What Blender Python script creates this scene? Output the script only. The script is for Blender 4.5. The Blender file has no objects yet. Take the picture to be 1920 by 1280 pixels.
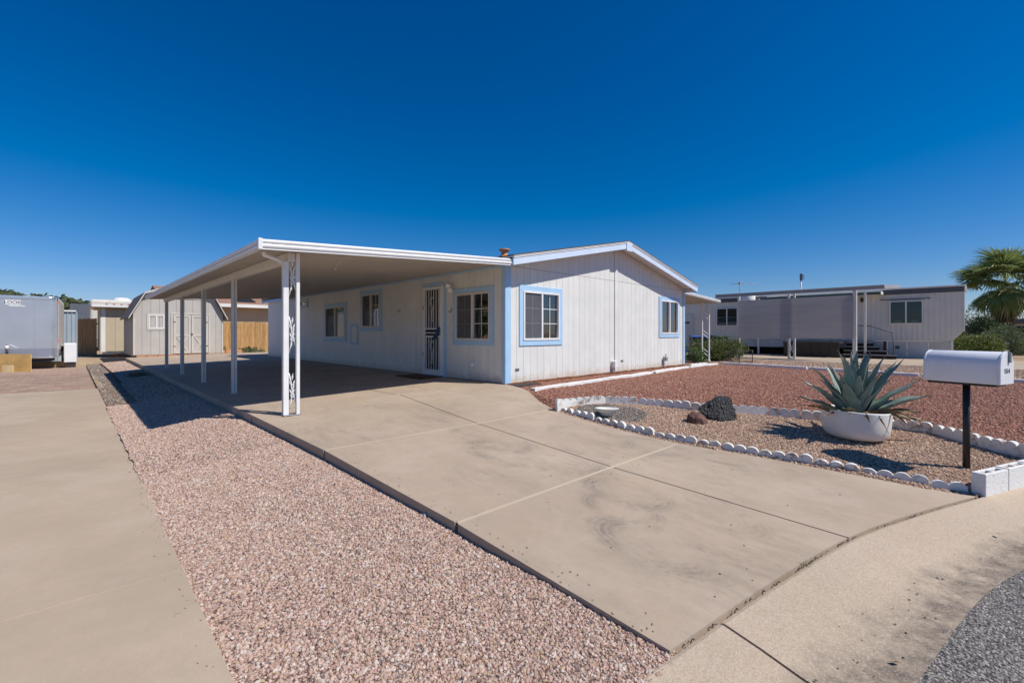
import bpy, bmesh, math, random
from mathutils import Vector, Matrix, noise as mnoise
from mathutils.geometry import tessellate_polygon
R = math.radians
random.seed(7)
scene = bpy.context.scene
COL = scene.collection

# ------------------------------------------------------------------ camera
FW = Vector((0.69906, 0.71506, 0)); RT = Vector((0.71506, -0.69906, 0))
cam_d = bpy.data.cameras.new('camera'); cam = bpy.data.objects.new('camera', cam_d); COL.objects.link(cam)
cam.location = (-6.07, -6.40, 1.0)
cam.rotation_euler = (R(90), 0, -math.atan2(FW.x, FW.y))
cam_d.sensor_width = 36; cam_d.lens = 36 * 847 / 1920
cam_d.shift_y = -16 / 1920
cam_d.clip_start = 0.05; cam_d.clip_end = 6000
scene.camera = cam

# ------------------------------------------------------------------ sky, sun, exposure
SUN = Vector((0.36, -0.76, 1.0)).normalized()
elev = math.asin(SUN.z); azim = math.atan2(SUN.x, SUN.y)
world = bpy.data.worlds.new('World'); scene.world = world; world.use_nodes = True
wn = world.node_tree.nodes; wl = world.node_tree.links
bg = wn['Background']
sky = wn.new('ShaderNodeTexSky'); sky.sky_type = 'NISHITA'; sky.sun_disc = False
sky.sun_elevation = elev; sky.sun_rotation = azim
sky.air_density = 1.0; sky.dust_density = 0.3; sky.ozone_density = 4.0; sky.altitude = 400
hsv = wn.new('ShaderNodeHueSaturation'); hsv.inputs['Saturation'].default_value = 1.32     # clear desert air, polarised look
crv = wn.new('ShaderNodeVectorMath'); crv.operation = 'MULTIPLY_ADD'; crv.inputs[1].default_value = (.60, .57, .74); crv.inputs[2].default_value = (-.36, -.03, 0)
pos_ = wn.new('ShaderNodeVectorMath'); pos_.operation = 'MAXIMUM'; pos_.inputs[1].default_value = (0, 0, 0)
wl.new(sky.outputs[0], hsv.inputs['Color']); wl.new(hsv.outputs[0], crv.inputs[0]); wl.new(crv.outputs[0], pos_.inputs[0]); wl.new(pos_.outputs[0], bg.inputs['Color'])
bg.inputs['Strength'].default_value = 0.10
sd = bpy.data.lights.new('sun', 'SUN'); so = bpy.data.objects.new('sun', sd); COL.objects.link(so)
so.rotation_euler = SUN.to_track_quat('Z', 'Y').to_euler(); so.location = (10, -20, 30)
sd.energy = 3.7; sd.angle = R(0.53); sd.color = (1.0, 0.95, 0.87)
scene.view_settings.view_transform = 'Standard'; scene.view_settings.look = 'None'
scene.view_settings.exposure = 0.37; scene.view_settings.gamma = 1.0
scene.view_settings.use_curve_mapping = False
scene.cycles.max_bounces = 12; scene.cycles.diffuse_bounces = 6; scene.cycles.transparent_max_bounces = 16

# ------------------------------------------------------------------ helpers: materials
class NT:
    def __init__(s, name):
        s.m = bpy.data.materials.new(name); s.m.use_nodes = True
        s.t = s.m.node_tree; s.b = s.t.nodes['Principled BSDF']; s.out = s.t.nodes['Material Output']
    def n(s, ty, **k):
        o = s.t.nodes.new(ty)
        for a, v in k.items(): setattr(o, a, v)
        return o
    def put(s, sock, v):
        if hasattr(v, 'is_output'): s.t.links.new(v, sock)
        elif v is not None:
            if isinstance(v, (tuple, list)) and len(v) == 3 and sock.type == 'RGBA': v = (*v, 1)
            sock.default_value = v
    def pos(s): return s.n('ShaderNodeNewGeometry').outputs['Position']
    def obj(s): return s.n('ShaderNodeTexCoord').outputs['Object']
    def rnd(s): return s.n('ShaderNodeObjectInfo').outputs['Random']
    def mapv(s, v, scale=(1, 1, 1), rot=(0, 0, 0), loc=(0, 0, 0)):
        o = s.n('ShaderNodeMapping'); s.put(o.inputs[0], v)
        o.inputs['Scale'].default_value = scale; o.inputs['Rotation'].default_value = rot; o.inputs['Location'].default_value = loc
        return o.outputs[0]
    def noise(s, v, scale, detail=4, rough=.55, dist=0, color=False):
        o = s.n('ShaderNodeTexNoise'); s.put(o.inputs['Vector'], v); o.inputs['Scale'].default_value = scale
        o.inputs['Detail'].default_value = detail; o.inputs['Roughness'].default_value = rough; o.inputs['Distortion'].default_value = dist
        return o.outputs[1 if color else 0]
    def vor(s, v, scale, feature='F1', out=0, rnd=1.0):
        o = s.n('ShaderNodeTexVoronoi', feature=feature); s.put(o.inputs['Vector'], v); o.inputs['Scale'].default_value = scale
        o.inputs['Randomness'].default_value = rnd
        return o.outputs[out]
    def math(s, op, a, b=None, c=None, clamp=False):
        o = s.n('ShaderNodeMath', operation=op, use_clamp=clamp); s.put(o.inputs[0], a)
        if b is not None: s.put(o.inputs[1], b)
        if c is not None: s.put(o.inputs[2], c)
        return o.outputs[0]
    def mr(s, v, a, b, c=0., d=1.):
        o = s.n('ShaderNodeMapRange'); s.put(o.inputs[0], v)
        for i, x in enumerate((a, b, c, d)): s.put(o.inputs[i + 1], x)
        return o.outputs[0]
    def mix(s, f, a, b, mode='MIX'):
        o = s.n('ShaderNodeMix', data_type='RGBA', blend_type=mode)
        s.put(o.inputs[0], f); s.put(o.inputs[6], a); s.put(o.inputs[7], b)
        return o.outputs[2]
    def ramp(s, f, stops, interp='LINEAR'):
        o = s.n('ShaderNodeValToRGB'); s.put(o.inputs[0], f); cr = o.color_ramp; cr.interpolation = interp
        while len(cr.elements) < len(stops): cr.elements.new(0.5)
        for e, (p, c) in zip(cr.elements, stops): e.position = p; e.color = (*c, 1) if len(c) == 3 else c
        return o.outputs[0]
    def sep(s, v):
        o = s.n('ShaderNodeSeparateXYZ'); s.put(o.inputs[0], v); return o.outputs
    def bump(s, h, strength=.3, dist=.01, prev=None):
        o = s.n('ShaderNodeBump'); s.put(o.inputs['Height'], h); o.inputs['Strength'].default_value = strength; o.inputs['Distance'].default_value = dist
        if prev is not None: s.put(o.inputs['Normal'], prev)
        return o.outputs[0]
    def fin(s, color=None, rough=None, normal=None, metal=None, spec=None, **k):
        for nm, v in (('Base Color', color), ('Roughness', rough), ('Normal', normal), ('Metallic', metal), ('Specular IOR Level', spec)):
            if v is not None: s.put(s.b.inputs[nm], v)
        for nm, v in k.items(): s.put(s.b.inputs[nm.replace('_', ' ')], v)
        return s.m

def sc(c, k): return tuple(min(1, x * k) for x in c)
M = {}
def simple(key, c, rough=.6, var=.12, scale=6, bump=.15, bscale=60, metal=0, rnd=0., dirt=0., spec=.5):
    t = NT(key); p = t.pos()
    n1 = t.noise(p, scale, 5); col = t.mix(t.mr(n1, .3, .7), sc(c, 1 - var), sc(c, 1 + var))
    if rnd: col = t.mix(1.0, col, t.ramp(t.rnd(), [(0, (1 - rnd,) * 3), (1, (1 + rnd * .3,) * 3)]), 'MULTIPLY')
    if dirt:
        d = t.mr(t.noise(p, scale * .35, 7, .7), .52, .75)
        col = t.mix(t.math('MULTIPLY', d, dirt), col, sc((.30, .24, .17), .6))
    r = t.mr(n1, .3, .7, max(0, rough - .08), min(1, rough + .08))
    nm = t.bump(t.noise(p, bscale, 4), bump, .004) if bump else None
    M[key] = t.fin(col, r, nm, metal, spec); return M[key]

# ------------------------------------------------------------------ helpers: objects
WL = {}
class MB:
    def __init__(s, xf=None): s.v = []; s.f = []; s.xf = xf; s.smooth = []
    def add(s, vs, fs, smooth=False):
        o = len(s.v)
        for p in vs: s.v.append(tuple(s.xf(*p)) if s.xf else tuple(p))
        for f in fs: s.f.append([i + o for i in f]); s.smooth.append(smooth)
        return s
    def box(s, x0, x1, y0, y1, z0, z1):
        return s.add([(x0, y0, z0), (x1, y0, z0), (x1, y1, z0), (x0, y1, z0), (x0, y0, z1), (x1, y0, z1), (x1, y1, z1), (x0, y1, z1)],
                     [(0, 3, 2, 1), (4, 5, 6, 7), (0, 1, 5, 4), (1, 2, 6, 5), (2, 3, 7, 6), (3, 0, 4, 7)])
    def prism(s, pts, y0, y1):           # pts in local (u,z), extruded along local n
        n = len(pts)
        return s.add([(u, y0, z) for u, z in pts] + [(u, y1, z) for u, z in pts],
                     [tuple(range(n)), tuple(range(2 * n - 1, n - 1, -1))] + [(i, (i + 1) % n, n + (i + 1) % n, n + i) for i in range(n)])
    def prismx(s, pts, x0, x1):          # pts (y,z)
        n = len(pts)
        return s.add([(x0, y, z) for y, z in pts] + [(x1, y, z) for y, z in pts],
                     [tuple(range(n)), tuple(range(2 * n - 1, n - 1, -1))] + [(i, (i + 1) % n, n + (i + 1) % n, n + i) for i in range(n)])
    def prismz(s, pts, z0, z1):
        n = len(pts)
        return s.add([(x, y, z0) for x, y in pts] + [(x, y, z1) for x, y in pts],
                     [tuple(range(n)), tuple(range(2 * n - 1, n - 1, -1))] + [(i, (i + 1) % n, n + (i + 1) % n, n + i) for i in range(n)])
    def tube(s, path, r, seg=8, caps=True, smooth=True):
        P = [Vector(p) for p in path]; n = len(P); rr = r if isinstance(r, (list, tuple)) else [r] * n
        vs = []; up = None
        for i in range(n):
            t = (P[min(i + 1, n - 1)] - P[max(i - 1, 0)]).normalized()
            if up is None:
                up = t.orthogonal().normalized()
            up = (up - t * up.dot(t)).normalized(); b = t.cross(up)
            for k in range(seg):
                a = 2 * math.pi * k / seg
                vs.append(P[i] + (up * math.cos(a) + b * math.sin(a)) * rr[i])
        fs = [(i * seg + k, i * seg + (k + 1) % seg, (i + 1) * seg + (k + 1) % seg, (i + 1) * seg + k) for i in range(n - 1) for k in range(seg)]
        s.add(vs, fs, smooth)
        if caps: s.add([], [], False); o = len(s.v) - len(vs); s.f.append(list(range(o + seg - 1, o - 1, -1))); s.f.append(list(range(o + (n - 1) * seg, o + n * seg))); s.smooth += [False, False]
        return s
    def lathe(s, prof, c=(0, 0, 0), seg=24, sx=1, sy=1, smooth=True):
        vs = [(c[0] + r * sx * math.cos(2 * math.pi * k / seg), c[1] + r * sy * math.sin(2 * math.pi * k / seg), c[2] + z) for r, z in prof for k in range(seg)]
        fs = [(i * seg + k, i * seg + (k + 1) % seg, (i + 1) * seg + (k + 1) % seg, (i + 1) * seg + k) for i in range(len(prof) - 1) for k in range(seg)]
        return s.add(vs, fs, smooth)
    def build(s, name, mat, parent=None, bevel=0, recalc=True, uv=False):
        me = bpy.data.meshes.new(name)
        if not s.v: s.v = [(0, 0, 0)]
        lo = Vector([min(p[i] for p in s.v) for i in range(3)]); hi = Vector([max(p[i] for p in s.v) for i in range(3)])
        c = (lo + hi) / 2
        if parent is None: c.z = lo.z
        me.from_pydata([(p[0] - c.x, p[1] - c.y, p[2] - c.z) for p in s.v], [], s.f)
        if recalc:
            bm = bmesh.new(); bm.from_mesh(me); bmesh.ops.recalc_face_normals(bm, faces=bm.faces); bm.to_mesh(me); bm.free()
        if any(s.smooth):
            me.polygons.foreach_set('use_smooth', [bool(x) for x in s.smooth])
        return link(name, me, mat, c, parent, bevel)
def link(name, me, mat, c=Vector((0, 0, 0)), parent=None, bevel=0):
    o = bpy.data.objects.new(name, me); COL.objects.link(o)
    if mat is not None and not me.materials: me.materials.append(M[mat] if isinstance(mat, str) else mat)
    c = Vector(c)
    if parent is not None:
        o.parent = parent; o.location = c - WL[parent.name]
    else: o.location = c
    WL[o.name] = c
    if bevel:
        b = o.modifiers.new('bevel', 'BEVEL'); b.width = bevel; b.segments = 2; b.limit_method = 'ANGLE'; b.angle_limit = R(40)
    return o
def empty(name, loc=(0, 0, 0), parent=None):
    o = bpy.data.objects.new(name, None); COL.objects.link(o); o.empty_display_size = .2
    loc = Vector(loc); WL[o.name] = loc
    if parent is not None: o.parent = parent; o.location = loc - WL[parent.name]
    else: o.location = loc
    return o
def tag(o, label=None, cat=None, group=None, kind=None):
    if label: o['label'] = label
    if cat: o['category'] = cat
    if group: o['group'] = group
    if kind: o['kind'] = kind
    return o
def copy_tree(o, parent=None):
    c = o.copy(); COL.objects.link(c); c.parent = parent
    for ch in list(o.children): copy_tree(ch, c)
    return c
def bx(name, mat, parent, x0, x1, y0, y1, z0, z1, bevel=0, xf=None):
    return MB(xf).box(x0, x1, y0, y1, z0, z1).build(name, mat, parent, bevel)
def text_mesh(name, body, size, mat, parent, loc, xdir, updir, depth=.002, spacing=1.0, shear=0):
    cu = bpy.data.curves.new(name, 'FONT'); cu.body = body; cu.size = size; cu.extrude = depth; cu.align_x = 'CENTER'; cu.align_y = 'CENTER'; cu.space_character = spacing; cu.shear = shear
    to = bpy.data.objects.new(name + '_curve', cu); COL.objects.link(to)
    bpy.context.view_layer.update()
    me = bpy.data.meshes.new_from_object(to.evaluated_get(bpy.context.evaluated_depsgraph_get()))
    bpy.data.objects.remove(to); bpy.data.curves.remove(cu)
    X = Vector(xdir).normalized(); U = Vector(updir).normalized(); N = X.cross(U)
    for v in me.vertices: v.co = X * v.co.x + U * v.co.y + N * v.co.z
    me.name = name; me.materials.clear()
    return link(name, me, mat, loc, parent)
def rects_minus(r, holes):
    out = [r]
    for (a, b, c, d) in holes:
        nx = []
        for (x0, x1, z0, z1) in out:
            if b <= x0 or a >= x1 or d <= z0 or c >= z1: nx.append((x0, x1, z0, z1)); continue
            if a > x0: nx.append((x0, a, z0, z1))
            if b < x1: nx.append((b, x1, z0, z1))
            xa, xb = max(a, x0), min(b, x1)
            if c > z0: nx.append((xa, xb, z0, c))
            if d < z1: nx.append((xa, xb, d, z1))
        out = nx
    return out
def lerp_tab(tab, v):
    if v >= tab[0][0]: return tab[0][1]
    for (a, za), (b, zb) in zip(tab, tab[1:]):
        if v >= b: return za + (zb - za) * (a - v) / (a - b)
    return tab[-1][1]
def sheet_mesh(poly, zf, res, thick=0, resy=None):
    bm = bmesh.new(); vs = [bm.verts.new((x, y, 0)) for x, y in poly]
    for t3 in tessellate_polygon([[Vector((x, y, 0)) for x, y in poly]]):
        try: bm.faces.new([vs[i] for i in t3])
        except ValueError: pass
    bm.normal_update()
    xs = [p[0] for p in poly]; ys = [p[1] for p in poly]
    for ax, lo, hi, st in ((0, min(xs), max(xs), res), (1, min(ys), max(ys), resy or res)):
        k = math.floor(lo / st) + 1
        while k * st < hi:
            co = Vector((0, 0, 0)); co[ax] = k * st; no = Vector((0, 0, 0)); no[ax] = 1
            bmesh.ops.bisect_plane(bm, geom=bm.verts[:] + bm.edges[:] + bm.faces[:], plane_co=co, plane_no=no, dist=1e-5); k += 1
    bmesh.ops.remove_doubles(bm, verts=bm.verts[:], dist=1e-4)
    for f in bm.faces:
        if f.normal.z < 0: f.normal_flip()
    bmesh.ops.recalc_face_normals(bm, faces=bm.faces[:])
    if bm.faces and bm.faces[:][0].normal.z < 0: bmesh.ops.reverse_faces(bm, faces=bm.faces[:])
    for v in bm.verts: v.co.z = zf(v.co.x, v.co.y)
    if thick:
        be = [e for e in bm.edges if len(e.link_faces) == 1]
        r = bmesh.ops.extrude_edge_only(bm, edges=be)
        nv = [g for g in r['geom'] if isinstance(g, bmesh.types.BMVert)]
        for v in nv: v.co.z -= thick
        bmesh.ops.recalc_face_normals(bm, faces=bm.faces[:])
        up = max(bm.faces, key=lambda f: f.calc_area() * abs(f.normal.z))
        if up.normal.z < 0: bmesh.ops.reverse_faces(bm, faces=bm.faces[:])
    me = bpy.data.meshes.new('sheet'); bm.to_mesh(me); bm.free()
    return me
def sheet(name, poly, zf, res, mat, parent=None, thick=0, smooth=True, resy=None):
    if not callable(zf): z0 = zf; zf = lambda x, y: z0
    me = sheet_mesh(poly, zf, res, thick, resy)
    if smooth and not thick: me.polygons.foreach_set('use_smooth', [True] * len(me.polygons))
    me.name = name
    return link(name, me, mat, (0, 0, 0), parent)
# ------------------------------------------------------------------ heights of the ground (metres, 0 = slab at the house corner)
DL = [(.38, -.10), (-1.9, -.16), (-3.92, -.30), (-5.45, -.422), (-6.6, -.43)]
DM = [(.38, -.04), (-1.9, -.17), (-3.92, -.31), (-5.82, -.424), (-6.6, -.43)]
DR = [(.3, 0.0), (-.8, -.05), (-1.9, -.16), (-3.95, -.33), (-6.40, -.426), (-7, -.43)]
def drive_z(x, y):
    l, m, r = lerp_tab(DL, y), lerp_tab(DM, y), lerp_tab(DR, y)
    if y > .38: return -.10 * min(1, max(0, -x / 4.33))
    if x < -2.25: t = (x + 4.2) / 1.95; return l + (m - l) * max(0, t)
    t = min(1.15, (x + 2.25) / 1.75); return m + (r - m) * t
def left_edge_x(y): return lerp_tab([(.38, -4.33), (-2.0, -4.27), (-3.9, -4.18), (-5.5, -4.15)], y)
def strip_z(x, y):
    xe = left_edge_x(y); ze = lerp_tab(DL, y) - lerp_tab([(12, -.02 + .14), (2, .11), (-1.9, .095), (-4, .06), (-5.5, .012)], y)
    zl = lerp_tab([(14, -.32), (0, -.335), (-5.4, -.425)], y)
    t = min(1, max(0, (x + 5.6) / (xe + 5.6))); t = t * t * (3 - 2 * t)
    return zl + (ze - zl) * t
def red_z(x, y): return -.035 + .028 * min(0, y) * (1 - .5 * min(1, max(0, (x - 2) / 7)))
def plant_z(x, y):
    xf = lerp_tab([(-2, -1.0), (-3, -1.1), (-4.1, -.85), (-5, -.56), (-6.4, -.35)], y)
    xb = lerp_tab([(-2, .1), (-3, .55), (-4.2, 1.1), (-5.7, 1.66), (-6.8, 1.3)], y)
    t = min(1, max(0, (x - xf) / (xb - xf)))
    return (lerp_tab(DR, y) + .01) * (1 - t) + red_z(x, y) * t + .05 * t * (1 - t)
# ------------------------------------------------------------------ materials
def siding_mat():
    t = NT('siding'); p = t.pos(); z = t.sep(p)[2]; c = (.72, .72, .69)
    n1 = t.noise(p, 2.5, 5); gr = t.noise(t.mapv(p, (14, 14, .8)), 3, 5, .7)
    col = t.mix(t.mr(n1, .3, .7), sc(c, .95), sc(c, 1.04)); col = t.mix(t.mr(gr, .45, .75, 0, .16), col, sc(c, .78))
    col = t.mix(1.0, col, t.ramp(t.rnd(), [(0, (.955,) * 3), (1, (1.01,) * 3)]), 'MULTIPLY')
    sp = t.math('ADD', z, t.math('MULTIPLY_ADD', t.noise(p, 6, 6, .75), -.55, .20))
    col = t.mix(t.mr(sp, .10, -.06, 0, .55), col, (.50, .36, .24))
    st = t.math('MULTIPLY', t.mr(t.noise(t.mapv(p, (5, 5, .35)), 2, 5, .7), .58, .78), .22); col = t.mix(st, col, (.42, .38, .33))
    M['siding'] = t.fin(col, t.mr(n1, .3, .7, .5, .66), t.bump(gr, .25, .004))
siding_mat()
simple('siding_back', (.16, .15, .14), .9, .1, 5, 0)
simple('blue_trim', (.38, .585, .79), .55, .07, 3, .15, 50, dirt=.06)
simple('pale_blue', (.60, .70, .84), .5, .05, 3, .15, 50)
simple('white_paint', (.76, .76, .75), .5, .05, 4, .15, 60)
simple('cream_vinyl', (.66, .62, .56), .45, .05, 4, 0)
simple('white_metal', (.74, .75, .76), .38, .04, 3, .05, 40, dirt=.08)
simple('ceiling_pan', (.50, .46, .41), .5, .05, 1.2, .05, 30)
simple('post_paint', (.68, .66, .62), .5, .06, 5, .1, 50, dirt=.25)
simple('dark', (.012, .012, .013), .7, .1, 5, 0)
simple('dark_screen', (.035, .034, .036), .85, .15, 30, 0)
simple('black_metal', (.018, .018, .019), .45, .2, 12, .2, 80)
simple('terracotta', (.50, .20, .09), .65, .15, 9, .2, 60)
simple('galv', (.38, .40, .42), .42, .12, 6, .1, 50, metal=.6)
simple('grey_metal', (.30, .31, .32), .5, .1, 6, .1, 50)
simple('tan_wall', (.52, .43, .30), .8, .06, 1.5, .2, 40, rnd=.04, dirt=.08)
simple('barn_wall', (.47, .44, .40), .75, .05, 2, .2, 40, rnd=.05, dirt=.08)
simple('barn_trim', (.55, .51, .46), .65, .05, 3, .15, 40)
simple('stucco', (.50, .39, .27), .9, .07, 1.2, .3, 60)
simple('neighbour_wall', (.66, .625, .565), .65, .06, 1.2, .1, 30, dirt=.06)
simple('neighbour_skirt', (.58, .56, .53), .7, .07, 2.0, .1, 30, rnd=.08, dirt=.12)
simple('fascia_grey', (.085, .09, .10), .6, .1, 3, .1, 40)
simple('fascia_green', (.03, .07, .045), .5, .1, 3, .1, 40)
simple('roof_white', (.74, .73, .70), .6, .07, .8, .15, 30, dirt=.15)
simple('plywood', (.62, .38, .13), .7, .16, 3.5, .15, 50)
simple('cardboard', (.60, .44, .22), .8, .08, 5, .1, 40)
simple('doormat', (.10, .045, .018), .95, .3, 25, .5, 200)
simple('rust', (.20, .08, .035), .85, .3, 10, .3, 70)
simple('white_ceramic', (.74, .73, .69), .45, .05, 6, .1, 40, dirt=.12)
simple('brown_rock', (.13, .065, .05), .85, .45, 16, .8, 45)
simple('soil', (.05, .035, .025), .95, .3, 20, .6, 60)
simple('blue_plastic', (.06, .13, .38), .35, .08, 6, 0)
simple('blue_cloth', (.015, .05, .14), .7, .15, 12, .3, 60)
simple('bin_grey', (.05, .055, .075), .5, .1, 6, 0)
simple('bin_green', (.02, .045, .035), .5, .1, 6, 0)
simple('curtain_teal', (.22, .38, .36), .9, .15, 5, 0)
simple('curtain_grey', (.30, .33, .36), .9, .15, 5, 0)
simple('curtain_white', (.62, .66, .70), .9, .12, 7, 0)
simple('blind', (.32, .35, .36), .7, .08, 8, 0)
simple('amber', (.55, .26, .06), .6, .1, 8, 0)
simple('room', (.22, .21, .20), .9, .1, 3, 0)
simple('orange_lens', (.75, .12, .02), .3, .1, 8, 0)
simple('red_lens', (.35, .02, .03), .3, .1, 8, 0)
simple('orange_block', (.55, .27, .14), .85, .18, 9, .3, 60, rnd=.12)
simple('rubber', (.02, .02, .02), .85, .2, 20, .2, 80)
simple('dark_wood', (.035, .030, .028), .8, .3, 8, .3, 50)
simple('post_red', (.09, .035, .025), .8, .2, 8, .2, 50)
simple('rv_shell', (.60, .57, .52), .4, .05, 2, .05, 30)
simple('sand', (.40, .29, .18), .95, .2, 2.2, .6, 50)
simple('wire', (.55, .50, .42), .6, .1, 9, 0)
simple('leaf_yellow', (.55, .36, .05), .7, .15, 20, 0)
simple('leaf_brown', (.16, .08, .035), .8, .25, 20, 0)
simple('pebble', (.045, .042, .045), .8, .3, 30, 0)

def glass_mat(key, gain, base):
    t = NT(key); t.t.nodes.remove(t.b)
    fr = t.n('ShaderNodeFresnel'); fr.inputs[0].default_value = 1.52
    f2 = t.math('MULTIPLY_ADD', fr.outputs[0], gain, base, True)
    tr = t.n('ShaderNodeBsdfTransparent'); tr.inputs[0].default_value = (.62, .72, .72, 1)
    gl = t.n('ShaderNodeBsdfGlossy'); gl.inputs['Roughness'].default_value = .015; gl.inputs[0].default_value = (.95, .97, 1, 1)
    nm = t.bump(t.noise(t.pos(), 2.2, 2), .04, .02); t.put(gl.inputs['Normal'], nm)
    mx = t.n('ShaderNodeMixShader'); t.put(mx.inputs[0], f2); t.t.links.new(tr.outputs[0], mx.inputs[1]); t.t.links.new(gl.outputs[0], mx.inputs[2])
    t.t.links.new(mx.outputs[0], t.out.inputs[0]); M[key] = t.m
glass_mat('glass', 1.9, .055); glass_mat('plain_glass', 1.0, .0)
def screen_mat(key, c, cover, fine=False):
    t = NT(key); t.t.nodes.remove(t.b)
    d = t.n('ShaderNodeBsdfDiffuse'); n = t.noise(t.mapv(t.pos(), (1, .3, 3)), 1.4, 4)
    t.put(d.inputs[0], t.mix(t.mr(n, .3, .7), sc(c, .88), sc(c, 1.1)))
    tl = t.n('ShaderNodeBsdfTranslucent'); t.put(tl.inputs[0], sc(c, .7))
    ad = t.n('ShaderNodeMixShader'); ad.inputs[0].default_value = .35; t.t.links.new(d.outputs[0], ad.inputs[1]); t.t.links.new(tl.outputs[0], ad.inputs[2])
    tr = t.n('ShaderNodeBsdfTransparent'); mx = t.n('ShaderNodeMixShader'); mx.inputs[0].default_value = cover
    t.t.links.new(tr.outputs[0], mx.inputs[1]); t.t.links.new(ad.outputs[0], mx.inputs[2]); t.t.links.new(mx.outputs[0], t.out.inputs[0]); M[key] = t.m
screen_mat('shade_cloth', (.58, .55, .54), .84)
screen_mat('insect_screen', (.26, .27, .30), .45)

def concrete(key, c, stains=1.0, tyre=False, gut=False):
    t = NT(key); p = t.pos()
    big = t.noise(p, .55, 5, .6); mid = t.noise(p, 3.2, 6, .65); fine = t.noise(p, 140, 3, .7); grit = t.noise(p, 420, 2, .6)
    col = t.mix(t.mr(big, .34, .66), (c[0] * .84, c[1] * .85, c[2] * .86), (c[0] * 1.08, c[1] * 1.08, c[2] * 1.09))
    pk = t.noise(t.mapv(p, (1, 1, 1), loc=(1, 9, 0)), 2.3, 6, .7); col = t.mix(t.mr(pk, .45, .70, 0, .35), col, (c[0] * 1.10, c[1] * 1.04, c[2] * .98))
    col = t.mix(t.math('MULTIPLY', t.mr(mid, .42, .78), .30 * stains), col, (c[0] * .70, c[1] * .72, c[2] * .76))
    col = t.mix(t.math('MULTIPLY', t.mr(t.noise(t.mapv(p, (1, 1, 1), loc=(9, 3, 0)), 1.6, 6, .7), .55, .74), .35 * stains), col, (c[0] * 1.12, c[1] * 1.14, c[2] * 1.18))
    mot = t.noise(t.mapv(p, (1, 1, 1), loc=(2, 7, 0)), 11, 8, .75); col = t.mix(t.mr(mot, .35, .72, 0, .42 * stains), col, (c[0] * .76, c[1] * .78, c[2] * .82))
    blc = t.noise(t.mapv(p, (1, 1, 1), loc=(5, 5, 0)), .9, 7, .72); col = t.mix(t.mr(blc, .47, .66, 0, .62 * stains), col, (c[0] * 1.13, c[1] * 1.17, c[2] * 1.25))
    col = t.mix(t.mr(fine, .25, .75, 0, .40), col, sc(c, .70))
    col = t.mix(t.math('MULTIPLY', t.mr(grit, .62, .75), .35), col, sc(c, .5))
    if tyre:
        st = t.noise(t.mapv(p, (5.0, 1.6, 1), (0, 0, R(18))), 1.6, 7, .78); mk = t.noise(t.mapv(p, (1, 1, 1), loc=(4, 1, 0)), .9, 2)
        sm = t.math('MULTIPLY', t.mr(st, .44, .68), t.mr(mk, .42, .60), clamp=True)
        tot = t.math('MULTIPLY', sm, .38)
        sx = t.sep(p)
        wob = t.math('MULTIPLY_ADD', t.noise(p, 1.6, 3), .24, -.12)
        for (cx, cy, r, w, k) in [(-2.75, -4.35, .22, .09, 1.0), (-3.05, -4.50, .20, .07, .8), (-3.35, -4.95, .24, .10, 1.1), (-2.5, -3.4, .30, .13, .9), (-2.85, -3.0, .26, .11, .9), (-2.6, -2.5, .3, .12, .8),
                                  (-1.25, -3.75, .26, .10, .8), (-1.55, -4.3, .25, .10, .8), (-1.05, -4.55, .18, .08, .8), (-1.5, -3.1, .3, .13, .8), (-2.6, -5.0, .2, .10, .7)]:
            dx = t.math('MULTIPLY', t.math('SUBTRACT', sx[0], cx), 1.0); dy = t.math('MULTIPLY', t.math('SUBTRACT', sx[1], cy), .62)
            d = t.math('SQRT', t.math('ADD', t.math('MULTIPLY', dx, dx), t.math('MULTIPLY', dy, dy)))
            d = t.math('ADD', d, wob)
            e = t.math('DIVIDE', t.math('ABSOLUTE', t.math('SUBTRACT', d, r)), w)
            rg = t.math('MULTIPLY', t.math('POWER', t.math('SUBTRACT', 1.0, e, clamp=True), .7), min(1, k * .72))
            rg = t.math('MULTIPLY', rg, t.mr(t.noise(t.mapv(p, (1, 1, 1), loc=(cx * 3, cy * 5, 0)), 2.2, 5, .65), .43, .60))
            rg = t.math('MULTIPLY', rg, t.mr(t.math('SINE', t.math('MULTIPLY', d, 190.0)), -1.0, .8, .60, 1.0)); rg = t.math('MULTIPLY', rg, t.mr(t.noise(p, 22, 6, .8), .22, .55))
            tot = t.math('MAXIMUM', tot, rg)
        col = t.mix(t.math('MINIMUM', tot, .70), col, (.155, .135, .115))
        vv = t.vor(p, 3.2, out=0); spot = t.mr(vv, .010, .020, 1., 0.)
        col = t.mix(t.math('MULTIPLY', spot, .8), col, (.06, .05, .05))
    if gut:
        at = t.n('ShaderNodeAttribute', attribute_name='across'); a = at.outputs['Fac']
        w = t.math('ADD', a, t.math('MULTIPLY_ADD', t.noise(p, 2.0, 6, .7), .7, -.35))
        dm = t.math('MULTIPLY', t.mr(w, .52, .80), t.mr(w, 1.25, .92))
        dm = t.math('MULTIPLY', dm, t.mr(t.noise(t.mapv(p, (1.3, 1, 1), (0, 0, R(-60))), 5, 8, .8), .36, .58))
        col = t.mix(t.math('MULTIPLY', dm, .95), col, (.14, .115, .09))
        ex = t.sep(t.vor(p, 150, out=1))[0]; col = t.mix(t.mr(ex, .55, .95, 0, .5), col, sc(c, .62)); col = t.mix(t.mr(ex, .30, .05, 0, .45), col, (.62, .52, .42))
        vv = t.vor(p, 5.5, out=0); col = t.mix(t.math('MULTIPLY', t.mr(vv, .025, .05, 1., 0.), t.mr(a, .35, .8)), col, (.05, .045, .045))
    h = t.math('ADD', t.math('MULTIPLY', fine, .5), t.math('MULTIPLY', grit, .7))
    nm = t.bump(h, .45 if not gut else .8, .004); nm = t.bump(mid, .12, .01, nm)
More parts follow.
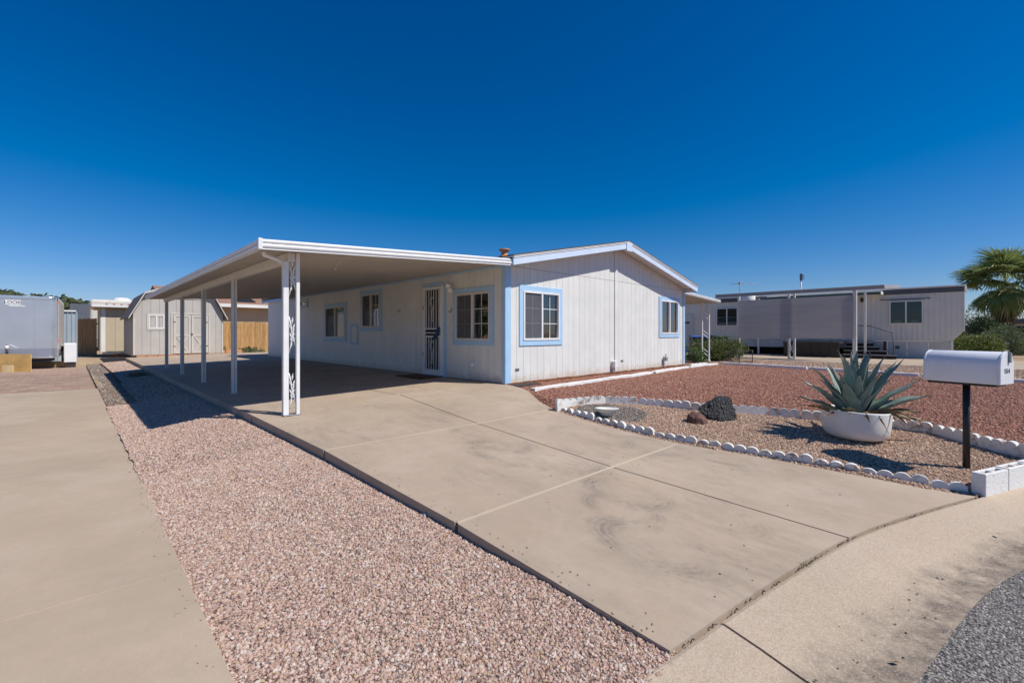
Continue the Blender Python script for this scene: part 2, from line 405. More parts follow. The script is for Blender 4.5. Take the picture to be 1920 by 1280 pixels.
    M[key] = t.fin(col, t.mr(mid, .3, .7, .72, .9), nm, spec=.3)
concrete('concrete', (.485, .377, .276), 1.0, tyre=True)
concrete('concrete_plain', (.500, .392, .282), 1.0)
concrete('concrete_gutter', (.56, .44, .32), .7, gut=True)
concrete('joint_sand', (.57, .47, .345), .6)
simple('slab_ground', (.045, .035, .026), .95, .3, 9, .4, 60)

def asphalt():
    t = NT('asphalt'); p = t.pos()
    v = t.n('ShaderNodeTexVoronoi'); t.put(v.inputs['Vector'], p); v.inputs['Scale'].default_value = 75
    g = t.sep(v.outputs['Color'])[0]
    col = t.ramp(g, [(0, (.10, .092, .088)), (.3, (.19, .172, .155)), (.55, (.28, .25, .22)), (.8, (.38, .335, .29)), (1, (.50, .45, .40))])
    col = t.mix(t.mr(v.outputs['Distance'], .3, .7), col, (.05, .046, .044))
    nm = t.bump(t.math('SUBTRACT', 1, v.outputs['Distance']), .9, .006)
    M['asphalt'] = t.fin(col, .85, nm, spec=.3)
asphalt()
def gravel_mats():
    def base(key, stops, scale, gap):
        t = NT(key); p = t.pos()
        v = t.n('ShaderNodeTexVoronoi'); t.put(v.inputs['Vector'], p); v.inputs['Scale'].default_value = scale; 
        g = t.sep(v.outputs['Color'])[0]
        col = t.ramp(g, stops); col = t.mix(t.mr(v.outputs['Distance'], .3, .6), col, gap)
        big = t.noise(p, .8, 4); col = t.mix(t.mr(big, .35, .7, 0, .3), col, sc(stops[1][1], .8))
        nm = t.bump(t.math('SUBTRACT', 1, v.outputs['Distance']), 1.0, .015)
        M[key] = t.fin(col, .85, nm, spec=.25)
    def stone(key, stops):
        t = NT(key); r = t.rnd()
        col = t.ramp(r, stops, 'CONSTANT')
        n = t.noise(t.obj(), 3.0, 4, .7); col = t.mix(t.mr(n, .3, .75, 0, .5), col, t.mix(.5, col, (.55, .50, .47)))
        big = t.noise(t.pos(), 1.3, 5, .7); col = t.mix(t.mr(big, .48, .72, 0, .42), col, t.mix(.5, col, sc(stops[2][1], .8)))
        M[key] = t.fin(col, .8, None, spec=.3)
    pink = [(0, (.47, .29, .22)), (.14, (.57, .38, .30)), (.3, (.40, .25, .185)), (.45, (.54, .44, .37)), (.58, (.48, .32, .24)), (.7, (.62, .51, .43)), (.82, (.36, .26, .21)), (.90, (.46, .32, .18)), (.97, (.17, .125, .11))]
    red = [(0, (.38, .155, .090)), (.2, (.30, .115, .070)), (.4, (.44, .195, .115)), (.6, (.34, .14, .085)), (.78, (.23, .09, .06)), (.88, (.50, .27, .175)), (.95, (.17, .085, .065))]
    tan = [(0, (.52, .34, .22)), (.16, (.44, .26, .165)), (.32, (.60, .41, .28)), (.5, (.48, .30, .20)), (.66, (.64, .47, .34)), (.8, (.34, .21, .145)), (.92, (.22, .17, .14))]
    dark = [(0, (.20, .17, .14)), (.2, (.12, .11, .10)), (.4, (.30, .25, .19)), (.6, (.16, .15, .15)), (.8, (.36, .32, .27)), (.93, (.08, .08, .08))]
    base('pink_bed', pink, 60, (.16, .09, .07)); base('red_bed', red, 38, (.09, .04, .03)); base('tan_bed', tan, 45, (.14, .09, .065)); base('dark_bed', dark, 45, (.05, .045, .04))
    stone('pink_stone', pink); stone('red_stone', red); stone('tan_stone', tan); stone('dark_stone', dark)
    asp = [(0, (.20, .18, .17)), (.2, (.28, .255, .235)), (.42, (.38, .34, .30)), (.62, (.46, .41, .36)), (.8, (.21, .20, .20)), (.9, (.56, .51, .46))]
    stone('asphalt_stone', asp)
gravel_mats()
def dirt_mat():
    t = NT('desert_dirt'); p = t.pos()
    a = t.noise(p, .35, 6, .65); b = t.noise(p, 14, 5, .7)
    col = t.ramp(a, [(.3, (.30, .20, .12)), (.5, (.38, .27, .17)), (.7, (.44, .32, .22))])
    col = t.mix(t.mr(b, .4, .7, 0, .5), col, (.22, .15, .10))
    M['dirt'] = t.fin(col, .95, t.bump(b, .6, .02), spec=.2)
dirt_mat()

GN = {}
def stone_nodes(key, mat, dens, smin, smax, flat=.65, seed=1, sink=.15):
    ng = bpy.data.node_groups.new(key, 'GeometryNodeTree')
    ng.interface.new_socket('Geometry', in_out='INPUT', socket_type='NodeSocketGeometry')
    ng.interface.new_socket('Geometry', in_out='OUTPUT', socket_type='NodeSocketGeometry')
    N = ng.nodes; L = ng.links
    gi = N.new('NodeGroupInput'); go = N.new('NodeGroupOutput')
    dp = N.new('GeometryNodeDistributePointsOnFaces'); dp.inputs['Density'].default_value = dens; dp.inputs['Seed'].default_value = seed
    L.new(gi.outputs[0], dp.inputs['Mesh'])
    g2i = N.new('GeometryNodeGeometryToInstance')
    for k in range(6):
        ic = N.new('GeometryNodeMeshIcoSphere'); ic.inputs['Radius'].default_value = .5; ic.inputs['Subdivisions'].default_value = 1 if k % 2 else 2
        sp = N.new('GeometryNodeSetPosition'); rv = N.new('FunctionNodeRandomValue'); rv.data_type = 'FLOAT_VECTOR'
        a = .17 if k % 2 else .10
        rv.inputs[0].default_value = (-a, -a, -a); rv.inputs[1].default_value = (a, a, a); rv.inputs['Seed'].default_value = k * 7 + seed
        L.new(ic.outputs[0], sp.inputs['Geometry']); L.new(rv.outputs[0], sp.inputs['Offset'])
        tr = N.new('GeometryNodeTransform'); tr.inputs['Scale'].default_value = (1.0, .72 + .08 * (k % 3), flat * (.85 + .1 * (k % 4)))
        L.new(sp.outputs[0], tr.inputs[0])
        sm = N.new('GeometryNodeSetMaterial'); sm.inputs['Material'].default_value = M[mat]
        L.new(tr.outputs[0], sm.inputs[0]); L.new(sm.outputs[0], g2i.inputs[0])
    ip = N.new('GeometryNodeInstanceOnPoints'); ip.inputs['Pick Instance'].default_value = True
    L.new(dp.outputs['Points'], ip.inputs['Points']); L.new(g2i.outputs[0], ip.inputs['Instance'])
    rr = N.new('FunctionNodeRandomValue'); rr.data_type = 'FLOAT_VECTOR'; rr.inputs[0].default_value = (-.6, -.6, 0); rr.inputs[1].default_value = (.6, .6, 6.283); rr.inputs['Seed'].default_value = 3
    L.new(rr.outputs[0], ip.inputs['Rotation'])
    rs = N.new('FunctionNodeRandomValue'); rs.data_type = 'FLOAT'; rs.inputs[2].default_value = 0; rs.inputs[3].default_value = 1; rs.inputs['Seed'].default_value = 11
    pw = N.new('ShaderNodeMath'); pw.operation = 'POWER'; pw.inputs[1].default_value = 2.4; L.new(rs.outputs[1], pw.inputs[0])
    ma = N.new('ShaderNodeMath'); ma.operation = 'MULTIPLY_ADD'; ma.inputs[1].default_value = smax - smin; ma.inputs[2].default_value = smin; L.new(pw.outputs[0], ma.inputs[0])
    L.new(ma.outputs[0], ip.inputs['Scale'])
    jn = N.new('GeometryNodeJoinGeometry'); L.new(ip.outputs[0], jn.inputs[0]); L.new(gi.outputs[0], jn.inputs[0]); L.new(jn.outputs[0], go.inputs[0])
    GN[key] = ng; return ng
def add_gn(o, ng):
    m = o.modifiers.new('stones', 'NODES'); m.node_group = ng

# ------------------------------------------------------------------ ground, street, driveways
g = sheet('ground', [(-1800, -600), (2600, -600), (2600, 2600), (-1800, 2600)], -.62, 5000, 'dirt'); tag(g, kind='structure')
GB = [(-30, -9.5), (-22, -7.6), (-14, -6.2), (-10, -5.62), (-7.5, -5.36), (-5.6, -5.34), (-4.41, -5.43), (-4.15, -5.47), (-3.3, -5.60), (-2.2, -5.81), (-1.3, -6.10), (-.43, -6.43), (.48, -6.78), (2, -7.5), (4, -8.9), (6, -11), (7, -14), (7.2, -20)]
def catmull(P, n=8):
    out = []
    for i in range(len(P) - 1):
        p0, p1, p2, p3 = [Vector(P[max(0, min(len(P) - 1, k))]) for k in (i - 1, i, i + 1, i + 2)]
        for j in range(n):
            t = j / n
            out.append(.5 * ((2 * p1) + (p2 - p0) * t + (2 * p0 - 5 * p1 + 4 * p2 - p3) * t * t + (3 * p1 - p0 - 3 * p2 + p3) * t ** 3))
    out.append(Vector(P[-1])); return out
GBS = catmull(GB, 10)
GBN = []
for i, p in enumerate(GBS):
    d = (GBS[min(i + 1, len(GBS) - 1)] - GBS[max(i - 1, 0)]).normalized(); GBN.append(Vector((d.y, -d.x)))
GW = .655
gutter = empty('gutter', (0, -6, -.47)); tag(gutter, kind='structure')
PROF = [(0, -.432), (.03, -.427), (.3, -.450), (.55, -.478), (.75, -.492), (.9, -.488), (1.0, -.478)]
def gutter_section(i0, i1, g0=0, g1=0):
    mb = MB(); nn = i1 - i0 + 1
    vals = []
    for i in range(i0, i1 + 1):
        b, n = GBS[i], GBN[i]
        tng = Vector((-n.y, n.x)); sh_ = (g0 if i == i0 else 0) - (g1 if i == i1 else 0)
        b = b + tng * sh_
        rowv = [(0, -.60)] + PROF + [(1.0, -.60)]
        for t_, z in rowv:
            mb.v.append((b.x + n.x * GW * t_, b.y + n.y * GW * t_, z)); vals.append(t_)
    w = len(PROF) + 2
    for i in range(nn - 1):
        for k in range(w - 1): mb.f.append([i * w + k, i * w + k + 1, (i + 1) * w + k + 1, (i + 1) * w + k]); mb.smooth.append(False)
    mb.f.append(list(range(w))); mb.f.append([(nn - 1) * w + k for k in range(w)][::-1]); mb.smooth += [False, False]
    o = mb.build('gutter_section', 'concrete_gutter', gutter)
    at = o.data.attributes.new('across', 'FLOAT', 'POINT'); at.data.foreach_set('value', vals)
    return o
ji = min(range(len(GBS)), key=lambda i: (GBS[i] - Vector((-3.80, -5.52))).length)
j0 = min(range(len(GBS)), key=lambda i: (GBS[i] - Vector((-8.2, -5.4))).length)
j2 = min(range(len(GBS)), key=lambda i: (GBS[i] - Vector((2.0, -7.5))).length)
gutter_section(0, j0, 0, .007); gutter_section(j0, ji, .007, .008); gutter_section(ji, j2, .008, .006); gutter_section(j2, len(GBS) - 1, .006, 0)
ap = [tuple(GBS[i] + GBN[i] * (GW + .002)) for i in range(0, len(GBS), 2)]
street = sheet('street', ap + [(7.3, -60), (-30, -60)], -.484, 100, 'asphalt'); tag(street, kind='structure')
ag = sheet('asphalt_aggregate', [p for p in [tuple(GBS[i] + GBN[i] * (GW - .01 + .02 * math.sin(i * 2.3))) for i in range(len(GBS))] if -4.4 < p[0] < -.9] + [(-.9, -8.0), (-4.4, -8.0)], -.483, 5, 'asphalt', smooth=False)
tag(ag, 'coarse dark grey asphalt aggregate along the street edge', 'asphalt', kind='stuff')
add_gn(ag, stone_nodes('asphalt_stones', 'asphalt_stone', 9000, .006, .015, .7, 5))

# the driveway of the house
drive = empty('driveway', (-2.2, -2.5, -.2)); tag(drive, kind='structure')
def lx(y): return left_edge_x(y)
gapj, gapc = .017, .008
def slab(name, poly, mat='concrete', parent=None, thick=.18, zf=drive_z, res=.28):
    return sheet(name, poly, zf, res, mat, parent or drive, thick)
def xmid(y): return lerp_tab([(14, -2.12), (.38, -2.10), (-1.9, -2.30), (-3.92, -2.28), (-5.9, -2.20)], y)
def endy(x):
    best = min(GBS, key=lambda p: abs(p.x - x)); i = GBS.index(best)
    a = GBS[i - 1] if best.x > x else GBS[i + 1]
    t = (x - best.x) / (a.x - best.x); return best.y + (a.y - best.y) * t
Y1, Y2, Y3 = .38, -1.90, -3.92
def rx(y): return lerp_tab([(.2, .0), (-.25, -.01), (-.6, -.10), (-.95, -.30), (-1.35, -.56), (-1.75, -.76), (-2.2, -.90), (-2.7, -.955), (-3.2, -.965), (-3.7, -.915), (-4.1, -.83), (-4.6, -.70), (-5.2, -.62), (-5.7, -.56), (-6.2, -.50), (-6.6, -.42)], y) + .02
def lpoly(ya, yb): return [(lx(ya), ya), (lx((ya + yb) / 2), (ya + yb) / 2), (lx(yb), yb)]
for ya, yb in ((Y1, Y2), (Y2, Y3)):
    a, b = ya - gapj, yb + gapj
    slab('slab', lpoly(a, b) + [(xmid(b) - gapc, b), (xmid(a) - gapc, a)])
    ys = [b + (a - b) * k / 8 for k in range(9)]
    slab('slab', [(xmid(a) + gapc, a), (xmid(b) + gapc, b)] + [(rx(y), y) for y in ys])
a = Y3 - gapj
ends = [(-4.15 + (xmid(-5.8) - gapc + 4.15) * k / 6) for k in range(7)]
slab('slab', lpoly(a, -5.3)[:2] + [(x, endy(x) + .022) for x in ends] + [(xmid(a) - gapc, a)])
ends = [(xmid(-5.8) + gapc + (-.42 - xmid(-5.8)) * k / 6) for k in range(7)]
ys = [-6.3 + (a + 6.3) * k / 8 for k in range(9)]
slab('slab', [(xmid(a) + gapc, a)] + [(x, endy(x) + .022) for x in ends] + [(rx(y), y) for y in ys])
# carport floor
for (xa, xb) in ((-4.33, None), (None, -.004)):
    a0 = [(-4.33 if xa else xmid(5) + gapc, Y1 + gapj)]
    x0 = xa if xa else xmid(5) + gapc; x1 = xb if xb else xmid(5) - gapc
    for (ya, yb) in ((Y1 + gapj, 6.0), (6.01, 12.2), (12.21, 19.75)):
        slab('slab', [(x0, ya), (x1, ya), (x1, yb), (x0, yb)], res=1.0)
sheet('slab', [(0.0, 15.0), (3.6, 15.0), (3.6, 19.75), (0.0, 19.75)], -.004, 3, 'concrete_plain', drive, .15)
# pale sealant in the cross joints
for yj in (Y1, Y2, Y3):
    s_ = sheet('joint_filler', [(lx(yj) + .01, yj - gapj), (rx(yj) - .02 if yj < .3 else -.02, yj - gapj), (rx(yj) - .02 if yj < .3 else -.02, yj + gapj), (lx(yj) + .01, yj + gapj)], lambda x, y: drive_z(x, y) - .002, .3, 'joint_sand', drive)
ub = sheet('slab_bed', [(-4.1, 19), (-.1, 19), (-.1, -.5), (-.9, -2.2), (-.8, -5), (-.5, -6.3), (-2.2, -5.7), (-4.05, -5.4)], lambda x, y: drive_z(x, y) - .06, .5, 'slab_ground', drive)

# neighbouring driveway on the left
nd = empty('neighbour_driveway', (-8, 0, -.35)); tag(nd, kind='structure')
def nd_z(x, y): return lerp_tab([(8.3, -.335), (0, -.345), (-3.2, -.375), (-5.4, -.425)], y)
ndy = [8.30, 4.30, .02, -3.17]
for k, (ya, yb) in enumerate(zip(ndy, ndy[1:] + [None])):
    if yb is not None:
        sheet('slab', [(-5.60, ya - .006), (-12.5, ya - .006 + .18), (-12.5, yb + .006 + .18), (-5.60, yb + .006)], nd_z, .6, 'concrete_plain', nd, .12)
        sheet('joint_filler', [(-5.61, yb - .007), (-5.61, yb + .007), (-12.5, yb + .187), (-12.5, yb + .173)], lambda x, y: nd_z(x, y) - .003, 1.5, 'joint_sand', nd)
    else:
        xs = [-12.5 + 6.9 * q / 10 for q in range(11)]
        sheet('slab', [(-5.60, ya - .006), (-12.5, ya + .174)] + [(x, endy(x) + .02) for x in xs], nd_z, .6, 'concrete_plain', nd, .12)

# gravel beds
def poly_strip(ya, yb, n=24):
    Lp = [(-5.61 + .012 * math.sin(k * 2.7) , yb + (ya - yb) * k / n) for k in range(n + 1)]
    Rp = [(lx(ya + (yb - ya) * k / n) + .03, ya + (yb - ya) * k / n) for k in range(n + 1)]
    return Lp + Rp
def gz(x, y): return strip_z(x, y) + .018 * mnoise.noise(Vector((x * 2.1, y * 1.3, 0)))
strip_end = [(x, endy(x) - .03) for x in (-4.12, -4.5, -4.9, -5.25, -5.61)]
near = sheet('pink_gravel', [(-5.61 + .012 * math.sin(q * 2.7), -5.2 + q * .2) for q in range(22)] + [(lx(y) + .03, y) for y in (-1.0, -2, -3, -3.9, -4.8)] + strip_end, gz, .2, 'pink_bed')
tag(near, 'pale pink crushed gravel filling the strip beside the driveway, nearest the street', 'gravel', kind='stuff')
add_gn(near, stone_nodes('pink_near', 'pink_stone', 12000, .006, .025, .75, 2))
midg = sheet('pink_gravel', poly_strip(4.5, -1.0), gz, .25, 'pink_bed')
tag(midg, 'pale pink crushed gravel in the strip partly under the carport shadow', 'gravel', kind='stuff')
add_gn(midg, stone_nodes('pink_mid', 'pink_stone', 4200, .011, .028, .75, 4))
farg = sheet('pink_gravel', [(-5.15, 4.5), (-4.32, 4.5), (-4.32, 19.6), (-5.15, 19.6)], gz, .5, 'pink_bed')
tag(farg, 'pale pink gravel at the far end of the strip, before the barn shed', 'gravel', kind='stuff')
add_gn(farg, stone_nodes('pink_far', 'pink_stone', 900, .018, .035, .75, 6))
side = sheet('river_rock', [(-5.59, 4.5), (-5.16, 4.5), (-5.16, 19.6), (-5.59, 19.6)], lambda x, y: strip_z(x, y) - .005, .5, 'tan_bed')
tag(side, 'dirt strip with grey and tan river rock beside the neighbouring drive', 'gravel', kind='stuff')
add_gn(side, stone_nodes('river_stones', 'dark_stone', 120, .03, .08, .6, 8))
for (xa, ya, xb, yb) in ((-5.14, 9.0, -5.17, 19.0),):
    e_ = MB(); e_.tube([(xa, ya, gz(xa, ya) + .015), ((xa + xb) / 2 + .03, (ya + yb) / 2, gz(xa, (ya + yb) / 2) + .02), (xb, yb, gz(xb, yb) + .015)], .02, 6)
    tag(e_.build('edging_strip', 'rust'), 'thin rusty edging strip between river rock and pink gravel', 'edging')

BACK = [(-.86, -2.02), (-.45, -2.12), (-.05, -2.30), (.22, -2.62), (.42, -2.97), (.56, -3.42), (.74, -3.85), (.98, -4.25), (1.14, -4.72), (1.28, -5.05), (1.48, -5.72), (1.40, -6.04), (1.16, -6.33), (.96, -6.56), (.79, -6.80)]
FRONT = [(-.80, -2.05), (-.84, -2.32), (-.86, -2.66), (-.89, -3.12), (-.87, -3.42), (-.82, -3.75), (-.76, -4.06), (-.67, -4.33), (-.62, -4.61), (-.535, -5.11), (-.48, -5.56), (-.45, -5.96), (-.39, -6.22), (-.32, -6.44)]
BK = [tuple(p) for p in catmull(BACK, 4)]; FR = [tuple(p) for p in catmull(FRONT, 4)]
def under(x, y, z): return min(z, drive_z(x, y) - .03) if x < rx(y) - .01 and y < .2 else z
def rz(x, y): return under(x, y, red_z(x, y) + .02 * mnoise.noise(Vector((x * 1.2, y * 1.2, 3))))
def pz_(x, y): return under(x, y, plant_z(x, y) + .015 * mnoise.noise(Vector((x * 1.7, y * 1.7, 5))))
gut_r = [tuple(p + Vector((0, .02))) for p in GBS if p.x > .85 and p.y > -12]
red = sheet('red_gravel', [(rx(y) - .06, y) for y in (0, -.3, -.6, -.95, -1.35, -1.75, -2.0)] + BK + gut_r + [(9.32, -12), (9.38, -.40), (9.0, .6), (7.85, .9), (7.78, .02)], rz, .5, 'red_bed')
tag(red, 'brick red crushed gravel covering the front yard', 'gravel', kind='stuff')
add_gn(red, stone_nodes('red_stones', 'red_stone', 1000, .020, .048, .7, 12))
pl = sheet('planting_gravel', [(x - .13, y) for x, y in FR[::-1]] + BK[1:] + [(.48, -6.76), (-.40, -6.42)], pz_, .25, 'tan_bed')
tag(pl, 'tan pink gravel inside the scalloped planting bed', 'gravel', kind='stuff')
add_gn(pl, stone_nodes('tan_stones', 'tan_stone', 3000, .014, .032, .72, 15))
dk = sheet('dark_gravel', [(-.78, -2.25), (-.45, -2.2), (-.1, -2.4), (.05, -2.75), (-.1, -3.1), (-.45, -3.25), (-.74, -3.1), (-.80, -2.6)], lambda x, y: pz_(x, y) + .006, .25, 'dark_bed')
tag(dk, 'patch of grey gravel around the white dish', 'gravel', kind='stuff')
add_gn(dk, stone_nodes('dark_stones', 'dark_stone', 2600, .014, .030, .72, 18))
# ground round about
yr = sheet('side_yard', [(9.3, -40), (90, -40), (90, 60), (9.3, 60)], -.17, 200, 'dirt'); tag(yr, kind='structure')
ny = sheet('tan_gravel', [(9.45, -14), (14.8, -14), (14.8, 9), (9.45, 9)], lambda x, y: -.14 + .01 * mnoise.noise(Vector((x, y, 0))), 1.0, 'tan_bed')
tag(ny, 'tan gravel between the white kerb and the neighbouring walkway', 'gravel', kind='stuff')
add_gn(ny, stone_nodes('tan_far', 'tan_stone', 260, .03, .06, .7, 21))
yl = sheet('back_yard', [(-60, 8.2), (-5.6, 8.2), (-5.6, 19.7), (10, 19.7), (10, 90), (-60, 90)], -.37, 300, 'sand'); tag(yl, kind='structure')
sy = sheet('side_path', [(7.81, .9), (9.3, .9), (9.3, 40), (7.81, 40)], -.10, 50, 'dirt'); tag(sy, kind='structure')
# ------------------------------------------------------------------ the white manufactured home
HX, HY_ = 7.80, 14.78
house = empty('manufactured_home', (3.9, 7.4, 0))
tag(house, 'white manufactured home with vertical siding, light blue trim and low gabled roof', 'house')
XG = lambda u, n, z: (u, -n, z)          # front gable: u along +x, n out of the wall
XL = lambda u, n, z: (-n, u, z)          # carport side: u along +y
OH = .37
RZ = lambda x: 2.40 + .206 * (x if x <= 3.9 else 7.8 - x)      # underside of the roof deck
gable_holes = [(.50, 1.60, .86, 1.85), (6.26, 7.32, .98, 1.96)]
left_holes = [(.44, 1.55, .86, 1.84), (2.03, 2.80, .02, 2.08), (4.98, 6.02, 1.17, 2.08), (7.20, 8.64, .86, 1.82), (10.30, 11.02, 1.98, 2.14)]
ZJ = 2.322
def clip_top(u0, u1, z0, ztop):
    pts = [(u0, z0), (u1, z0), (u1, ztop(u1))]
    if u0 < 3.9 < u1: pts.append((3.9, ztop(3.9)))
    pts.append((u0, ztop(u0))); return pts
wf = MB(XG)
for r in rects_minus((.02, HX - .02, -.02, ZJ), gable_holes): wf.box(r[0], r[1], -.05, -.012, r[2], r[3])
wf.prism([(.02, ZJ), (HX - .02, ZJ), (HX - .02, RZ(HX) + .04), (3.9, RZ(3.9) + .04), (.02, RZ(0) + .04)], -.05, -.012)
front_wall = wf.build('front_wall', 'siding_back', house)
bw = .2065; u = .10; k = 0
while u < HX - .02:
    u1 = min(u + bw, HX - .01); ua, ub = u + .003, u1 - .003
    for r in rects_minus((ua, ub, .015 + random.uniform(-.006, .006), ZJ - .004), gable_holes): bx('board', 'siding', front_wall, r[0], r[1], -.012, 0.0 + .0005 * (k % 3), r[2], r[3], 0, XG)
    MB(XG).prism(clip_top(ua, ub, ZJ + .003, lambda x: RZ(x) + .02), -.012, .002 + .0005 * (k % 2)).build('board', 'siding', front_wall); u = u1; k += 1
wl_ = MB(XL)
for r in rects_minus((.02, HY_, -.02, 2.42), left_holes): wl_.box(r[0], r[1], -.05, -.012, r[2], r[3])
side_wall = wl_.build('side_wall', 'siding_back', house)
u = .10; k = 0
while u < HY_ - .02:
    u1 = min(u + bw, HY_)
    for r in rects_minus((u + .0025, u1 - .0025, .012, 2.41), left_holes): bx('board', 'siding', side_wall, r[0], r[1], -.012, .0005 * (k % 3), r[2], r[3], 0, XL)
    u = u1; k += 1
bk = MB(); bk.box(.0, HX, HY_ - .05, HY_, -.02, 2.42); bk.box(HX - .05, HX - .002, .06, HY_ - .05, -.02, 2.42)
bk.prism([(0, 2.42), (HX, 2.42), (3.9, RZ(3.9))], HY_ - .05, HY_); bk.build('rear_wall', 'siding', house)
MB().box(.06, HX - .06, .06, HY_ - .06, -.015, .0).build('floor', 'room', house)
# corner boards, batten, base
bx('corner_board', 'blue_trim', house, .0, .14, .004, .022, .0, 2.42, .003, XG)
bx('corner_board', 'blue_trim', house, -.022, .085, .004, .021, .0, 2.40, .003, XL)
bx('corner_board', 'blue_trim', house, HX - .12, HX, .004, .022, .0, 2.42, .003, XG)
bx('batten', 'siding', house, 3.83, 3.97, .003, .018, .0, 3.10, .002, XG)
mb = MB(XG)
for i in range(20): mb.box(.02 + i * .388, .02 + (i + 1) * .388 - .005, -.01, .03 + random.uniform(0, .03), -.16, .012 + random.uniform(-.012, .010))
mb.build('footing', 'rust', house)
# roof
def slope(xa, xb, dz0, dz1, ya, yb, mat, name, par=house, bev=0):
    mb = MB(); mb.prism([(xa, RZ(xa) + dz0), (xb, RZ(xb) + dz0), (xb, RZ(xb) + dz1), (xa, RZ(xa) + dz1)], ya, yb); return mb.build(name, mat, par, bev)
def shingle_mat():
    t = NT('shingle'); p = t.pos(); s_ = t.sep(p)
    row = t.math('FRACT', t.math('MULTIPLY', s_[0], 7.0)); n = t.noise(p, 5, 5); f = t.noise(p, 90, 3)
    col = t.mix(t.mr(n, .3, .7), (.075, .058, .048), (.12, .095, .08)); col = t.mix(t.mr(f, .4, .7, 0, .6), col, (.04, .03, .027))
    M['shingle'] = t.fin(col, .95, t.bump(t.math('ADD', row, f), .6, .008))
    t = NT('tile_roof'); p = t.pos(); s_ = t.sep(p)
    v = t.n('ShaderNodeTexBrick'); t.put(v.inputs['Vector'], t.mapv(p, (1, 1.0, 1))); v.inputs['Scale'].default_value = 2.2
    v.inputs['Color1'].default_value = (.36, .19, .12, 1); v.inputs['Color2'].default_value = (.28, .15, .10, 1); v.inputs['Mortar'].default_value = (.14, .08, .06, 1); v.inputs['Mortar Size'].default_value = .03
    col = t.mix(t.mr(t.noise(p, 4, 4), .3, .7, 0, .5), v.outputs[0], (.42, .26, .18))
    M['tile_roof'] = t.fin(col, .9, t.bump(t.noise(p, 30, 3), .5, .02))
    t = NT('barn_shingle'); p = t.pos()
    z = t.sep(p)[2]; row = t.math('FRACT', t.math('MULTIPLY', z, 6.2)); n = t.noise(p, 12, 4)
    col = t.mix(t.mr(n, .3, .7), (.20, .155, .12), (.33, .26, .20)); col = t.mix(t.mr(row, .0, .12, 1, 0), col, (.08, .06, .05))
    M['barn_shingle'] = t.fin(col, .95, t.bump(row, .5, .02))
shingle_mat()
YF, YB = -OH, HY_ + .40
r1 = slope(-.14, 3.9, .0, .075, YF + .03, YB, 'shingle', 'roof'); r2 = slope(3.9, 7.94, .0, .075, YF + .03, YB, 'shingle', 'roof')
slope(-.16, 3.9, .076, .100, YF - .02, YB + .02, 'shingle', 'shingle_layer', r1); slope(3.9, 7.96, .076, .100, YF - .02, YB + .02, 'shingle', 'shingle_layer', r2)
slope(.0, 3.9, -.016, -.002, YF + .03, -.013, 'siding', 'soffit', r1); slope(3.9, 7.8, -.016, -.002, YF + .03, -.013, 'siding', 'soffit', r2)
# gable fascia: pale board with a white drip strip above
F0, F1 = -.10, .062
slope(-.125, 3.80, F0, F1, YF, YF + .028, 'pale_blue', 'fascia', bev=.003); slope(4.04, 7.925, F0, F1, YF, YF + .028, 'pale_blue', 'fascia', bev=.003)
mb = MB(); mb.box(3.795, 4.045, YF - .02, YF + .03, RZ(3.8) - .145, RZ(3.8) + .07); mb.build('ridge_block', 'pale_blue', house, .004)
slope(-.135, 3.9, F1 + .001, .0755, YF - .022, YF + .029, 'white_paint', 'drip_edge'); slope(3.9, 7.935, F1 + .001, .0755, YF - .022, YF + .029, 'white_paint', 'drip_edge')
slope(-.132, 3.9, .035, F1, YF - .012, YF - .001, 'white_paint', 'drip_edge'); slope(3.9, 7.932, .035, F1, YF - .012, YF - .001, 'white_paint', 'drip_edge')
MB().box(-.135, -.105, YF + .002, YB, 2.275, 2.44).build('fascia', 'blue_trim', house, .003)
MB().box(-.145, -.136, YF, YB, 2.425, 2.452).build('drip_edge', 'white_paint', house)
MB().box(-.104, -.013, YF + .03, YB - .02, 2.375, 2.388).build('soffit', 'siding', house)
MB().box(7.905, 7.935, YF + .002, YB, 2.275, 2.44).build('fascia', 'pale_blue', house, .003)
MB().box(7.80, 7.904, YF + .03, YB - .02, 2.36, 2.375).build('soffit', 'siding', house)
# terracotta flue cap
fl = MB(); fl.lathe([(.001, -.05), (.155, -.05), (.16, .02), (.135, .05), (.095, .085), (.095, .20), (.10, .215), (.155, .225), (.165, .245), (.155, .275), (.11, .285), (.001, .285)], (0, 0, 0), 28)
fl.v = [(x * .70 + .30, y * .70 + .34, z * .62 + 2.545) for x, y, z in fl.v]
fl.build('flue_cap', 'terracotta', house)

